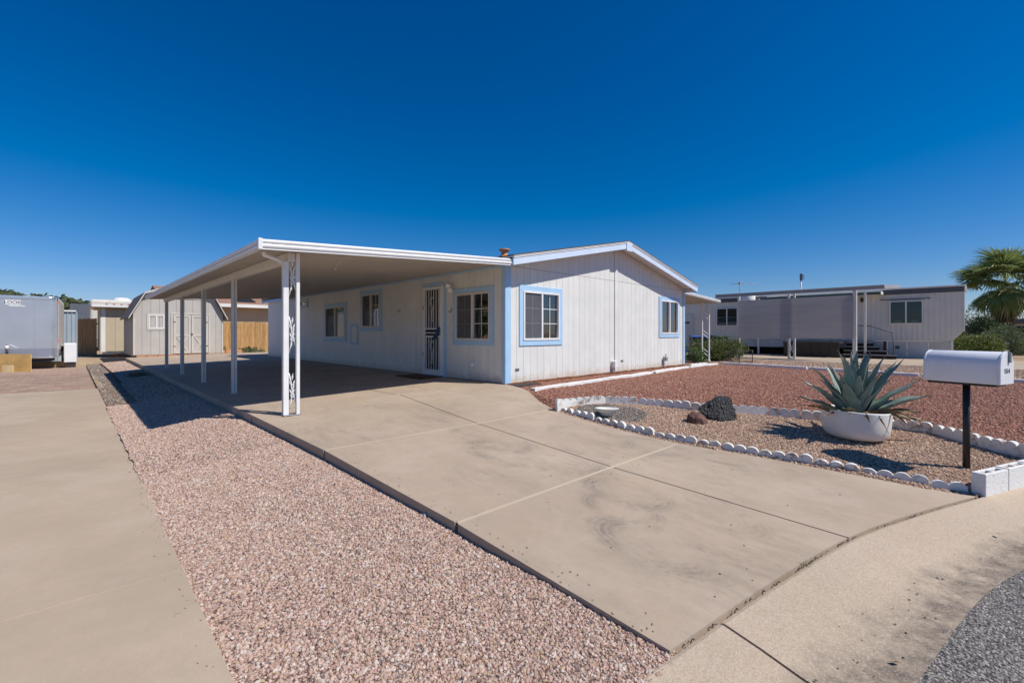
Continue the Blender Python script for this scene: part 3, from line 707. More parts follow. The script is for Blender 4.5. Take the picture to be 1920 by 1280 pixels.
def window(parent, xf, u0, u1, z0, z1, trim=.10, grid=None, trim_mat='blue_trim', frame_mat='white_paint', screen=0, inside='curtain_teal', mid=True, deep=.55, trim_n=.022, blind=False, extra=None, frame_n=.035):
    """u0..z1 is the outer edge of the vinyl frame"""
    fw = .042
    f = MB(xf)
    for a in ((u0, u1, z0, z0 + fw), (u0, u1, z1 - fw, z1), (u0, u0 + fw, z0 + fw, z1 - fw), (u1 - fw, u1, z0 + fw, z1 - fw)): f.box(a[0], a[1], -.05, frame_n, a[2], a[3])
    um = (u0 + u1) / 2
    w = f.build('window', frame_mat, parent, .003)
    if trim:
        for a in ((u0 - trim, u1 + trim, z1 + .002, z1 + trim), (u0 - trim, u1 + trim, z0 - trim, z0 - .002), (u0 - trim, u0 - .002, z0 - .001, z1 + .001), (u1 + .002, u1 + trim, z0 - .001, z1 + .001)):
            bx('trim_board', trim_mat, w, a[0], a[1], .003, trim_n, a[2], a[3], .003, xf)
    panes = [(u0 + fw, um - .02), (um + .02, u1 - fw)] if mid else [(u0 + fw, u1 - fw)]
    if mid: bx('stile', frame_mat, w, um - .024, um + .024, -.04, frame_n - .004, z0 + fw, z1 - fw, .002, xf)
    for i, (a, b) in enumerate(panes):
        bx('pane', 'glass' if deep else 'plain_glass', w, a - .004, b + .004, -.022, -.018, z0 + fw - .004, z1 - fw + .004, 0, xf)
        if grid:
            g_ = MB(xf); nc, nr = grid[i] if isinstance(grid[0], tuple) else grid
            for c_ in range(1, nc): x = a + (b - a) * c_ / nc; g_.box(x - .007, x + .007, -.012, -.004, z0 + fw, z1 - fw)
            for r_ in range(1, nr): z = z0 + fw + (z1 - z0 - 2 * fw) * r_ / nr; g_.box(a, b, -.013, -.0045, z - .007, z + .007)
            if nc * nr > 1: g_.build('muntin', frame_mat, w)
        if (screen >> i) & 1: bx('insect_screen', 'insect_screen', w, a, b, .008, .010, z0 + fw, z1 - fw, 0, xf)
    if deep is None: bx('room_lining', 'dark_screen', w, u0 + .01, u1 - .01, -.034, -.029, z0 + .01, z1 - .01, 0, xf); return w  # no depth: one flat dark panel stands in for the unlit room
    rc = MB(xf); d = -deep
    rc.box(u0, u1, d - .02, d, z0 - .3, z1 + .2); rc.box(u0 - .25, u0 - .23, d, -.06, z0 - .3, z1 + .2); rc.box(u1 + .23, u1 + .25, d, -.06, z0 - .3, z1 + .2)
    rc.box(u0 - .25, u1 + .25, d, -.06, z0 - .32, z0 - .30); rc.box(u0 - .25, u1 + .25, d, -.06, z1 + .2, z1 + .22)
    rc.box(u0 - .25, u0, d - .02, d, z0 - .3, z1 + .2); rc.box(u1, u1 + .25, d - .02, d, z0 - .3, z1 + .2)
    rc.build('room_lining', 'room', w)
    if inside:
        for (a, b) in ((u0 + .02, u0 + .30 * (u1 - u0)), (u0 + .62 * (u1 - u0), u1 - .02)):
            cu = MB(xf); n = 26; pts = [(a + (b - a) * q / n, -.13 - .02 * math.sin(q * 1.9) - .01 * math.sin(q * .7)) for q in range(n + 1)]
            cu.add([(p, q, z0 - .05) for p, q in pts] + [(p, q, z1 + .05) for p, q in pts], [(q, q + 1, n + 2 + q, n + 1 + q) for q in range(n)], True)
            cu.build('curtain', inside, w, recalc=False)
    if blind:
        bl = MB(xf); z = z0 + .04
        while z < z1 - .03: bl.add([(u0 + .05, -.07, z), (u1 - .05, -.07, z), (u1 - .05, -.05, z + .026), (u0 + .05, -.05, z + .026)], [(0, 1, 2, 3)]); z += .03
        bl.build('blind', 'blind', w, recalc=False)
    return w
wA = window(house, XG, .49, 1.63, .847, 1.862, .107, (2, 3), screen=1, deep=1.2)
for (a, b, c_, d_, m) in ((.62, .80, 1.06, 1.2, 'amber'), (1.08, 1.17, 1.02, 1.12, 'amber')): bx('shelf_ornament', m, wA, a, b, -.62, -.50, c_ - .18, d_ - .1, .01, XG)
orn = MB(XG)
def ring(mb, cu_, cz, ru, rz_, tilt, n0, r=.008):
    mb.tube([(cu_ + ru * math.cos(a) + tilt * rz_ * math.sin(a), n0, cz + rz_ * math.sin(a)) for a in [2 * math.pi * q / 16 for q in range(17)]], r, 6)
orn.box(1.155, 1.172, -.075, -.055, .90, .985); ring(orn, 1.225, .945, .026, .045, 0, -.065); ring(orn, 1.315, .945, .026, .045, .3, -.065); ring(orn, 1.405, .945, .028, .045, -.1, -.065)
orn.build('sill_letters', 'curtain_white', wA)
wB = window(house, XG, 6.245, 7.335, .968, 1.965, .10, None, inside=None, blind=True)
wC = window(house, XL, .425, 1.565, .845, 1.850, .105, (2, 3), frame_mat='cream_vinyl', screen=2, inside='curtain_grey', deep=1.0)
wD = window(house, XL, 4.965, 6.035, 1.155, 2.10, .105, ((2, 3), (1, 1)), frame_mat='cream_vinyl', screen=2, inside=None)
wE = window(house, XL, 7.18, 8.66, .845, 1.835, .12, None, frame_mat='cream_vinyl', screen=2, inside='curtain_grey')
wF = window(house, XL, 10.28, 11.04, 1.965, 2.155, .06, None, frame_mat='cream_vinyl', mid=False, inside='curtain_white', deep=.3)
# security door
D0, D1, DZ = 2.075, 2.79, 2.075
door = MB(XL)
for a in ((D0, D0 + .06, .03, DZ), (D1 - .06, D1, .03, DZ), (D0 + .06, D1 - .06, DZ - .07, DZ), (D0 + .06, D1 - .06, .03, .15), (D0 + .06, D1 - .06, 1.08, 1.115), (D0 + .06, D1 - .06, .99, 1.015), (D0 + .06, D1 - .06, .90, .935)): door.box(a[0], a[1], .012, .048, a[2], a[3])
door = door.build('security_door', 'white_metal', house, .003)
bars = 6
for (za, zb) in ((1.115, DZ - .07), (.15, .90)):
    for i in range(bars):
        uu = D0 + .06 + (D1 - D0 - .12) * (i + .5) / bars
        bx('bar', 'white_metal', door, uu - .007, uu + .007, .022, .038, za, zb, 0, XL)
def scroll(mb, c, z, s, dirz):
    pts = []
    for q in range(15):
        a = q / 14 * 4.6; r_ = .035 * (1 - q / 20)
        pts.append((c + s * (.04 - r_ * math.cos(a)), .044, z + dirz * r_ * math.sin(a)))
    mb.tube(pts, .006, 5)
for (za, zb) in ((1.30, 1.80), (.32, .78)):
    s_ = MB(XL); c = (D0 + D1) / 2
    for s in (-1, 1):
        scroll(s_, c, zb, s, 1); scroll(s_, c, za, s, -1)
        s_.tube([(c + s * .075, .044, zb - .02), (c + s * .055, .044, zb - .14), (c + s * .01, .044, (za + zb) / 2 - .05), (c + s * .012, .044, za + .03)], .006, 5)
    s_.build('scrollwork', 'white_metal', door)
bx('door_screen', 'dark_screen', door, D0 + .05, D1 - .05, -.006, .004, .06, DZ - .02, 0, XL)
bx('lock_plate', 'galv', door, D0 + .01, D0 + .055, .048, .056, .95, 1.10, .003, XL)
for z in (.45, 1.55): bx('hinge', 'dark', door, D1 - .005, D1 + .02, .02, .05, z, z + .10, .003, XL)
for a in ((1.905, 2.845 + .0, DZ + .015, DZ + .085),): bx('door_trim', 'blue_trim', house, a[0] + .1, a[1] + .03, .004, .024, a[2], a[3], .003, XL)
bx('door_trim', 'blue_trim', house, 1.915, 2.01, .004, .024, .0, DZ + .014, .003, XL)
bx('door_jamb', 'white_paint', house, 2.012, 2.072, .002, .03, .03, DZ + .013, .002, XL)
bx('door_jamb', 'white_paint', house, 2.793, 2.845, .002, .03, .03, DZ + .013, .002, XL)
bx('threshold', 'grey_metal', house, 2.02, 2.84, .0, .06, .0, .028, .004, XL)
bx('kick_block', 'blue_trim', house, 2.80, 2.86, .004, .03, .0, .06, .002, XL)
# flush door further along, only its pale edge and hinge side show
dd = bx('plain_door', 'siding', house, 11.52, 12.4, .003, .016, .03, 1.88, .002, XL)
bx('door_edge', 'white_paint', dd, 11.48, 11.515, .003, .024, .03, 1.90, .002, XL); bx('door_edge', 'white_paint', dd, 11.48, 12.44, .003, .024, 1.903, 1.935, .002, XL); bx('door_edge', 'white_paint', dd, 12.405, 12.44, .003, .024, .03, 1.90, .002, XL)
# meter hatch with blue surround
ht = bx('hatch', 'siding', house, 6.37, 6.71, .003, .014, .72, 1.19, .002, XL)
for a in ((6.285, 6.79, 1.192, 1.265), (6.285, 6.79, .645, .718), (6.285, 6.368, .719, 1.191), (6.712, 6.79, .719, 1.191)): bx('trim_board', 'blue_trim', ht, a[0], a[1], .003, .022, a[2], a[3], .002, XL)
vt = bx('wall_vent', 'white_paint', house, 3.80, 4.15, .003, .02, 1.485, 1.645, .003, XL); bx('vent_louvre', 'tan_wall', vt, 3.86, 4.06, .021, .026, 1.52, 1.61, .001, XL)
# conduit down the siding
c_ = MB(XL); c_.tube([(3.05, .012, 1.36), (3.13, .014, 1.36), (3.16, .014, 1.33), (3.16, .014, .02)], .008, 6); c_.build('conduit', 'white_paint', house)
# twin flood lamp
fl = bx('flood_lamp', 'white_paint', house, 1.74, 1.90, .0, .04, 2.0, 2.12, .008, XL)
for (uu, zz, dn) in ((1.70, 2.06, .11), (1.66, 1.965, .09)):
    h = MB(XL); h.tube([(1.80, .03, 2.05), (uu + .05, .07, zz + .02), (uu, dn, zz - .01), (uu - .05, dn + .05, zz - .04)], [.014, .02, .042, .052], 12); h.build('lamp_head', 'white_paint', fl)
hk = MB(XL); hk.tube([(1.73, .006, 1.555), (1.735, .012, 1.50), (1.745, .02, 1.46), (1.765, .02, 1.455), (1.775, .012, 1.475)], .006, 6); hk.tube([(1.815, .006, 1.50), (1.82, .015, 1.475), (1.80, .015, 1.465)], .005, 6)
hk.build('wall_hook', 'dark', house)
bx('doorbell', 'cream_vinyl', house, 1.74, 1.79, .003, .02, 1.17, 1.26, .004, XL)
rv = MB(XL); rv.xf = lambda a, b, c: XL(.99 + a, c, .33 + b); rv.lathe([(.001, .05), (.055, .05), (.06, .03), (.062, .0)], (0, 0, 0), 18); rv.box(-.07, .07, .055, .075, 0, .045); rv.build('round_vent', 'white_paint', house)
for (a, b) in ((.275, .24), (4.13, .25)):
    v = bx('floor_vent', 'galv', house, a, a + .105, .003, .012, b, b + .05, .001, XG)
    for q in range(3): bx('vent_slot', 'dark', v, a + .012, a + .093, .012, .014, b + .009 + q * .014, b + .014 + q * .014, 0, XG)
# dryer hood at the batten, gas riser near the right window
dh = MB(XG); dh.box(3.66, 3.84, .018, .035, .10, .30); dh.prism([(3.68, .13), (3.82, .13), (3.82, .22), (3.80, .29), (3.68, .29)], .035, .12); dh.box(3.70, 3.75, .019, .05, .02, .10); dh.build('dryer_hood', 'white_paint', house, .006)
gr = MB(XG); gr.tube([(6.36, .05, -.06), (6.36, .05, .25), (6.40, .055, .30), (6.46, .055, .31)], .022, 8); gr.box(6.39, 6.49, .03, .11, .18, .29); gr.tube([(6.46, .06, .29), (6.46, .06, .38)], .018, 8); gr.build('gas_regulator', 'grey_metal', house, .004)
rs = MB(); rs.box(.02, .72, -.30, -.03, -.045, -.012); tag(rs.build('corner_plank', 'dark_wood', None, .004), 'weathered plank lying at the foot of the front corner', 'plank')
# things at the door
mt = MB(); mt.box(-.62, -.06, 2.0, 3.05, -.012, .012); tag(mt.build('doormat', 'doormat', None, .006), 'brown fibre doormat in front of the security door', 'doormat')
pk = MB(XL); pk.prism([(2.09, 1.14), (2.17, 1.12), (2.20, 1.02), (2.32, .90), (2.36, .84), (2.24, .87), (2.14, .95), (2.10, 1.04)], .058, .10); tag(pk.build('packet', 'blue_cloth', None, .01), 'dark blue packet tucked behind the security door handle', 'packet')

# ------------------------------------------------------------------ carport
cp = empty('carport', (-2.2, 5.5, -.05))
tag(cp, 'white metal carport with ribbed flat roof on square posts beside the home', 'carport')
CX0, CX1, CY0, CY1 = -4.40, -.15, -.30, 11.35
def cz(x): return 2.052 + (x - CX0) / (CX1 - CX0) * .25          # underside of the pan
# ribbed pans: ribs run from the outer beam to the house
rb = MB(); y = CY0 + .03; prof = []
while y < CY1 - .03:
    for dy, dz in ((0, 0), (.126, .004), (.128, .042), (.152, .042), (.154, 0)):
        prof.append((y + dy * .95, dz))
    y += .155 * .95
prof = [p for p in prof if p[0] < CY1 - .02]
n = len(prof)
rb.add([(CX0 + .03, p, cz(CX0) + d) for p, d in prof] + [(CX1, p, cz(CX1) + d) for p, d in prof], [(i, i + 1, n + i + 1, n + i) for i in range(n - 1)])
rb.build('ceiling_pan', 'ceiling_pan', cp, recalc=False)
tp = MB(); tp.add([(CX0 + .02, CY0 + .02, cz(CX0) + .05), (CX1, CY0 + .02, cz(CX1) + .05), (CX1, CY1, cz(CX1) + .05), (CX0 + .02, CY1, cz(CX0) + .05), (CX0 + .02, CY0 + .02, cz(CX0) + .06), (CX1, CY0 + .02, cz(CX1) + .06), (CX1, CY1, cz(CX1) + .06), (CX0 + .02, CY1, cz(CX0) + .06)],
                  [(0, 1, 2, 3), (4, 5, 6, 7), (0, 1, 5, 4), (2, 3, 7, 6), (1, 2, 6, 5), (3, 0, 4, 7)]); tp.build('roof_skin', 'white_metal', cp)
# double rolled fascia
def roll_profile():
    pts = []
    for (c, r) in ((.112, .030), (.052, .030)):
        for q in range(9):
            a = math.pi / 2 - math.pi * q / 8; pts.append((-.012 - r * .8 * math.cos(a), c + r * math.sin(a)))
    pts += [(-.012, .018), (-.020, .006), (-.020, .0), (0.012, .0), (.012, .142)]
    return [(a, b * .90) for a, b in pts]
RP = roll_profile(); n = len(RP)
ff = MB()
ff.add([(CX0 - .0, CY0 + o, cz(CX0) - .03 + z) for o, z in RP] + [(CX1 + .05, CY0 + o, cz(CX1) - .03 + z) for o, z in RP], [(i, (i + 1) % n, n + (i + 1) % n, n + i) for i in range(n)] + [tuple(range(n)), tuple(range(n, 2 * n))])
ff.build('front_fascia', 'white_metal', cp)
fs = MB(); fs.add([(CX0 + o, CY0 - .0, cz(CX0) - .03 + z) for o, z in RP] + [(CX0 + o, CY1, cz(CX0) - .03 + z) for o, z in RP], [(i, (i + 1) % n, n + (i + 1) % n, n + i) for i in range(n)] + [tuple(range(n)), tuple(range(n, 2 * n))])
fs.build('side_fascia', 'white_metal', cp)
bx('fascia_corner', 'white_metal', cp, CX0 - .042, CX0 + .006, CY0 - .042, CY0 + .006, cz(CX0) - .034, cz(CX0) + .102, .004)
MB().prism([(CX0, cz(CX0) - .02), (CX1, cz(CX1) - .02), (CX1, cz(CX1) + .1), (CX0, cz(CX0) + .1)], CY1, CY1 + .02).build('rear_fascia', 'ceiling_pan', cp)
bx('beam', 'post_paint', cp, -4.0, -3.91, -.02, 11.2, cz(-3.95) - .125, cz(-3.95) - .006, .004)
PX = -3.955
for py_ in (2.95, 5.55, 8.25, 10.95):
    p_ = bx('post', 'post_paint', cp, PX - .04, PX + .04, py_ - .04, py_ + .04, -.099, cz(PX) - .126, .004)
    bx('groove', 'galv', p_, PX - .042, PX - .0405, py_ - .012, py_ + .012, -.08, 1.93); bx('groove', 'galv', p_, PX - .012, PX + .012, py_ - .042, py_ - .0405, -.08, 1.93)
    bx('foot_plate', 'galv', p_, PX - .06, PX + .06, py_ - .06, py_ + .06, -.098, -.088, .002)
# ornamental corner post
c0 = empty('corner_post', (PX, .03, -.1), cp)
A = Vector((-4.01, .055)); B = Vector((-3.873, -.008))
bx('tube', 'white_paint', c0, A.x - .034, A.x + .034, A.y - .034, A.y + .034, -.099, cz(PX) - .12, .003)
bx('tube', 'white_paint', c0, B.x - .022, B.x + .022, B.y - .022, B.y + .022, -.099, cz(PX) - .004, .003)
bx('foot_plate', 'galv', c0, A.x - .05, B.x + .04, B.y - .04, A.y + .05, -.098, -.090, .002)
ax = (B - A).normalized()
def P2(s, z, n_=0): q = A + ax * (.012 + s * .80); return (q.x - ax.y * n_, q.y + ax.x * n_, z)
for zc in (1.78, 1.02, .26):
    o_ = MB()
    o_.tube([P2(.035, zc - .30), P2(.07, zc - .18), P2(.09, zc - .05), P2(.07, zc + .08), P2(.04, zc + .2)], .008, 6)
    o_.tube([P2(.16, zc + .16), P2(.11, zc + .05), P2(.10, zc - .06), P2(.13, zc - .16), P2(.15, zc - .22)], .008, 6)
    for (s0, z0, s1, z1) in ((.085, .02, .045, .11), (.10, .04, .14, .12), (.085, -.08, .05, -.01), (.105, -.06, .15, .0), (.09, -.15, .055, -.23), (.10, -.14, .14, -.06), (.09, .10, .10, .2)):
        d = Vector((s1 - s0, z1 - z0)); nrm = Vector((-d.y, d.x)).normalized() * .014; m = Vector((s0, z0)) + d * .45
        pts = [(s0, z0), (m.x + nrm.x, m.y + nrm.y), (s1, z1), (m.x - nrm.x, m.y - nrm.y)]
        o_.add([P2(a, zc + b, -.006 if i % 2 else .0) for i, (a, b) in enumerate(pts)] + [P2(a, zc + b, .012) for a, b in pts], [(0, 1, 2, 3), (4, 5, 6, 7), (0, 1, 5, 4), (1, 2, 6, 5), (2, 3, 7, 6), (3, 0, 4, 7)])
    for (a, b) in ((.09, -.10), (.095, .02)): ring(o_, 0, 0, 0, 0, 0, 0) if False else o_.tube([P2(a + .022 * math.cos(t), zc + b + .026 * math.sin(t)) for t in [2 * math.pi * q / 10 for q in range(11)]], .008, 5)
    o_.build('leaf_scroll', 'white_paint', c0)
ds = MB(); ds.tube([(-4.34, -.16, 2.03), (-4.32, -.13, 1.985), (-4.12, .01, 1.965), (-4.04, .05, 1.93)], .026, 8); ds.build('downspout_elbow', 'white_paint', cp)
wr = MB(); wr.tube([(-3.25, -.05, 2.11), (-3.27, -.02, 2.05), (-3.33, .0, 1.98), (-3.35, .0, 1.93)], .006, 5); wr.tube([(-3.35, 0, 1.94), (-3.35, .0, 1.905)], .012, 6); wr.build('hanging_wire', 'wire', cp)

# ------------------------------------------------------------------ small side awning beyond the gable
aw = empty('patio_awning', (9.9, 2.5, 0)); tag(aw, 'small white ribbed patio awning on a lattice post beyond the gable', 'awning')
AY0 = .50; rb = MB(); prof = []; y = AY0
while y < 6:
    for dy, dz in ((0, 0), (.10, 0), (.115, .03), (.145, .03), (.155, 0)): prof.append((y + dy, dz))
    y += .155
n = len(prof); za, zb = 2.40, 2.20
rb.add([(7.95, p, za + d) for p, d in prof] + [(11.95, p, zb + d) for p, d in prof], [(i, i + 1, n + i + 1, n + i) for i in range(n - 1)]); rb.build('ceiling_pan', 'ceiling_pan', aw, recalc=False)
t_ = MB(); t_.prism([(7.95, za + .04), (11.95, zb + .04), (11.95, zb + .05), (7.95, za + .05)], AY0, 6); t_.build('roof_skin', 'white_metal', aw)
fa = MB(); fa.add([(7.95, AY0 + o, za - .03 + z * .8) for o, z in RP] + [(11.98, AY0 + o, zb - .03 + z * .8) for o, z in RP], [(i, (i + 1) % len(RP), len(RP) + (i + 1) % len(RP), len(RP) + i) for i in range(len(RP))] + [tuple(range(len(RP))), tuple(range(len(RP), 2 * len(RP)))]); fa.build('front_fascia', 'white_metal', aw)
bx('side_fascia', 'white_metal', aw, 11.95, 11.99, AY0, 6, zb - .03, zb + .08)
lp = empty('lattice_post', (11.75, .95, -.1), aw)
q0, q1 = Vector((11.60, 1.04)), Vector((11.82, .86))
for q in (q0, q1): bx('tube', 'white_paint', lp, q.x - .025, q.x + .025, q.y - .025, q.y + .025, -.10, 2.19, .002)
for zc in (1.75, 1.0, .3):
    for dz in (0, -.14): 
        l_ = MB(); a = q0.lerp(q1, .15); b = q0.lerp(q1, .85); l_.tube([(a.x, a.y, zc + dz + .10), (b.x, b.y, zc + dz - .06)], .016, 6); l_.build('lattice_bar', 'white_paint', lp)
bx('foot_plate', 'white_paint', lp, 11.55, 11.87, .82, 1.08, -.10, -.06, .003)
# ------------------------------------------------------------------ planting bed: edging, planter, agave, rocks, mailbox
CAM = Vector((-6.07, -6.40, 1.0))
def at(u, v, d): return CAM + (FW + RT * ((u - 960) / 847)) * d + Vector((0, 0, (624 - v) / 847 * d))
def edging_mat():
    t = NT('edging_paint'); p = t.pos()
    n = t.noise(p, 9, 6, .75); m = t.math('MULTIPLY', t.mr(n, .50, .60), t.mr(t.rnd(), .1, .8))
    col = t.mix(m, (.74, .73, .70), (.30, .22, .16)); col = t.mix(t.mr(t.noise(p, 60, 4), .5, .75, 0, .35), col, (.45, .42, .38))
    M['edging'] = t.fin(col, .8, t.bump(t.noise(p, 90, 4), .5, .004))
    t = NT('chipped_white'); p = t.pos(); n = t.noise(p, 9, 6, .75)
    col = t.mix(t.mr(n, .60, .68), (.76, .75, .73), (.20, .16, .13)); col = t.mix(t.mr(t.noise(p, 70, 4), .45, .75, 0, .4), col, (.5, .48, .45))
    M['chipped_white'] = t.fin(col, .85, t.bump(t.noise(p, 45, 5), .8, .008))
edging_mat()
def scallop_mesh(n=4, w=.125, th=.055, h=.085):
    bot = [(-n * w / 2, -.08), (n * w / 2, -.08)]; pts = bot[:]; r = w / 2
    for k in range(n - 1, -1, -1):
        c = -n * w / 2 + (k + .5) * w
        for q in range(9):
            a = math.pi * q / 8; x = c + r * .985 * math.cos(a); z = h + r * .80 * math.sin(a)
            if q in (0, 8): z = h + .012
            pts.append((x, z))
    mb = MB(); mb.prism(pts, -th / 2, th / 2); me = bpy.data.meshes.new('edging_block')
    me.from_pydata(mb.v, [], mb.f); bm = bmesh.new(); bm.from_mesh(me); bmesh.ops.recalc_face_normals(bm, faces=bm.faces); bm.to_mesh(me); bm.free()
    me.materials.append(M['edging']); return me
SC = {n: scallop_mesh(n) for n in (2, 3, 4)}
ORD = 'first second third fourth fifth sixth seventh eighth ninth tenth eleventh twelfth thirteenth fourteenth fifteenth sixteenth seventeenth eighteenth'.split()
def along(path, zf, group, label, pattern, sink, gap=.012):
    P = catmull(path, 12); L = [0]
    for a, b in zip(P, P[1:]): L.append(L[-1] + (b - a).length)
    def pt(s):
        for i in range(len(L) - 1):
            if L[i + 1] >= s: return P[i].lerp(P[i + 1], (s - L[i]) / max(1e-6, L[i + 1] - L[i]))
        return P[-1]
    s = 0; k = 0
    while s < L[-1] - .12:
        n = pattern[k % len(pattern)]; w = n * .125
        a, b = pt(s), pt(s + w); c = (a + b) / 2; d = (b - a)
        o = link('edging_block', SC[n], None, (c.x, c.y, zf(c.x, c.y) - sink + random.uniform(-.008, .006)))
        o.rotation_euler = (random.uniform(-.10, .10), random.uniform(-.035, .035), math.atan2(d.y, d.x) + random.uniform(-.03, .03))
        o.scale = (min(1.05, max(.9, d.length / w)), 1, random.uniform(.95, 1.05))
        tag(o, label % ORD[k], 'edging', group)
        bv = o.modifiers.new('bevel', 'BEVEL'); bv.width = .006; bv.segments = 2
        s += w + gap; k += 1
along([(x + .035, y) for x, y in FRONT], lambda x, y: lerp_tab(DR, y) - .0, 'scalloped edging beside the driveway', 'white scalloped edging block beside the driveway, %s from the pointed end of the bed', [2, 3, 4, 3, 4], .056)
along(BACK, red_z, 'scalloped edging beside the red gravel', 'white scalloped edging block beside the red gravel, %s from the pointed end of the bed', [3, 4, 4, 3], .028)
# painted blocks at the street corner of the bed
def cell_block(name, L_, W_, H_, mat):
    xs = [-L_ / 2, -L_ / 2 + .035, -.018, .018, L_ / 2 - .035, L_ / 2]; ys = [-W_ / 2, -W_ / 2 + .028, W_ / 2 - .028, W_ / 2]
    bm = bmesh.new(); V = {}
    def v(x, y, z):
        k = (round(x, 4), round(y, 4), round(z, 4))
        if k not in V: V[k] = bm.verts.new(k)
        return V[k]
    hz = lambda i, j: H_ - .05 if (j == 1 and i in (1, 3)) else H_
    for i in range(5):
        for j in range(3):
            z = hz(i, j); bm.faces.new([v(xs[i], ys[j], z), v(xs[i + 1], ys[j], z), v(xs[i + 1], ys[j + 1], z), v(xs[i], ys[j + 1], z)])
            if z < H_:
                for (p, q) in (((xs[i], ys[j]), (xs[i + 1], ys[j])), ((xs[i + 1], ys[j]), (xs[i + 1], ys[j + 1])), ((xs[i + 1], ys[j + 1]), (xs[i], ys[j + 1])), ((xs[i], ys[j + 1]), (xs[i], ys[j]))):
                    bm.faces.new([v(*p, z), v(*q, z), v(*q, H_), v(*p, H_)])
    for i in range(5):
        for y in (ys[0], ys[-1]): bm.faces.new([v(xs[i], y, 0), v(xs[i + 1], y, 0), v(xs[i + 1], y, H_), v(xs[i], y, H_)])
    for j in range(3):
        for x in (xs[0], xs[-1]): bm.faces.new([v(x, ys[j], 0), v(x, ys[j + 1], 0), v(x, ys[j + 1], H_), v(x, ys[j], H_)])
    bmesh.ops.recalc_face_normals(bm, faces=bm.faces[:])
    me = bpy.data.meshes.new(name); bm.to_mesh(me); bm.free(); o = link(name, me, mat); b = o.modifiers.new('bevel', 'BEVEL'); b.width = .006; b.segments = 2; return o
bp = [(-.37, -6.47), (.01, -6.62), (.39, -6.77), (.77, -6.93)]
for k, (lab) in enumerate(('white painted concrete block at the corner of driveway and gutter', 'white painted concrete block second from the driveway corner', 'white painted concrete block third from the driveway corner')):
    a, b = Vector(bp[k]), Vector(bp[k + 1]); d = (b - a).normalized(); n_ = Vector((-d.y, d.x)); c = (a + b) / 2 + n_ * .05
    o = cell_block('concrete_block', .395, .10, .20, 'chipped_white'); o.location = (c.x, c.y, -.435 + .004 * k); o.rotation_euler = (0, random.uniform(-.01, .01), math.atan2(d.y, d.x)); tag(o, lab, 'block', 'painted blocks along the gutter')
    for sx in (-1, 1):
        f = MB(); f.box(sx * .098 - .075, sx * .098 + .075, -.021, .021, .150, .175 + .012 * (k % 2)); so_ = f.build('core_fill', 'sand', None); so_.parent = o
st = MB(); bm_ = bmesh.new(); bmesh.ops.create_icosphere(bm_, subdivisions=2, radius=1)
def rock_object(name, pts, mat, seed, rough, sub=4, loc=(0, 0, 0)):
    bm = bmesh.new(); [bm.verts.new(p) for p in pts]
    r = bmesh.ops.convex_hull(bm, input=bm.verts[:]); bmesh.ops.delete(bm, geom=[g_ for g_ in r['geom_interior'] if isinstance(g_, bmesh.types.BMVert)], context='VERTS') if r.get('geom_interior') else None
    bmesh.ops.triangulate(bm, faces=bm.faces[:])
    for _ in range(sub): bmesh.ops.subdivide_edges(bm, edges=bm.edges[:], cuts=1, use_grid_fill=True, smooth=0 if mat == 'lava' else .10)
    bm.normal_update(); mv = []
    for v in bm.verts:
        p = v.co * 1.0; n1 = mnoise.fractal(p * 7 + Vector((seed, 0, 0)), 1.0, 2.1, 5); n2 = mnoise.noise(p * 26 + Vector((0, seed, 0)))
        mv.append(v.normal * (rough * n1 + rough * .45 * n2))
    for v, m_ in zip(bm.verts, mv): v.co += m_
    me = bpy.data.meshes.new(name); bm.to_mesh(me); bm.free(); me.polygons.foreach_set('use_smooth', [False] * len(me.polygons))
    return link(name, me, mat, loc)
bm_.free()
def lava_mat():
    t = NT('lava'); p = t.pos(); n = t.noise(p, 34, 6, .75); v = t.vor(p, 42, out=0)
    col = t.mix(t.mr(n, .46, .70), (.008, .009, .011), (.075, .08, .085)); col = t.mix(t.mr(t.noise(p, 80, 3), .64, .74, 0, .8), col, (.26, .26, .25))
    M['lava'] = t.fin(col, .55, t.bump(t.math('ADD', n, v), 1.0, .02))
lava_mat()
def cam_pts(L_, k=.86): return [(RT * a + Vector((0, 0, b)) + FW * c) * k for a, b, c in L_]
q = at(1345, 790, 6.25); zq = plant_z(q.x, q.y)
rk = rock_object('lava_rock', cam_pts([(-.24, .10, .05), (-.26, .16, .10), (-.22, -.03, 0), (.0, .33, .06), (.10, .37, .12), (.225, .36, .08), (.235, .3, .0), (.25, .1, -.02), (.30, -.03, -.05), (.28, -.03, .25), (-.15, -.03, .28), (.0, .0, -.12), (.18, .02, -.10), (.2, .3, .25), (-.05, .26, .22)]), 'lava', 3, .017, 4, (q.x, q.y, zq))
tag(rk, 'large jagged black lava rock standing in the planting bed', 'rock')
q = at(1306, 791, 6.12); zq = plant_z(q.x, q.y)
rk = rock_object('brown_rock', cam_pts([(-.155, .0, 0), (-.12, .12, .02), (-.05, .165, .05), (.05, .16, .04), (.12, .10, .0), (.17, .02, -.02), (.12, -.03, -.1), (-.08, -.03, -.1), (-.1, -.03, .14), (.1, -.03, .15), (0, .08, -.11), (-.1, .08, -.07)]), 'brown_rock', 9, .016, 4, (q.x, q.y, zq))
tag(rk, 'rounded reddish brown rock leaning on the black lava rock', 'rock')
# shallow white dish
q = at(1138, 777, 6.42); dz = plant_z(q.x, q.y)
ds = MB(); ds.lathe([(.001, .012), (.07, .012), (.075, -.01), (.085, -.01), (.09, .02), (.13, .045), (.162, .085), (.168, .088), (.168, .094), (.155, .092), (.12, .058), (.07, .036), (.001, .032)], (0, 0, 0), 32)
dsh = ds.build('dish', 'white_ceramic'); dsh.location = (q.x, q.y, dz + .005); dsh.rotation_euler = (R(-2), R(3), 0); tag(dsh, 'shallow white dish sitting on the grey gravel patch', 'dish')
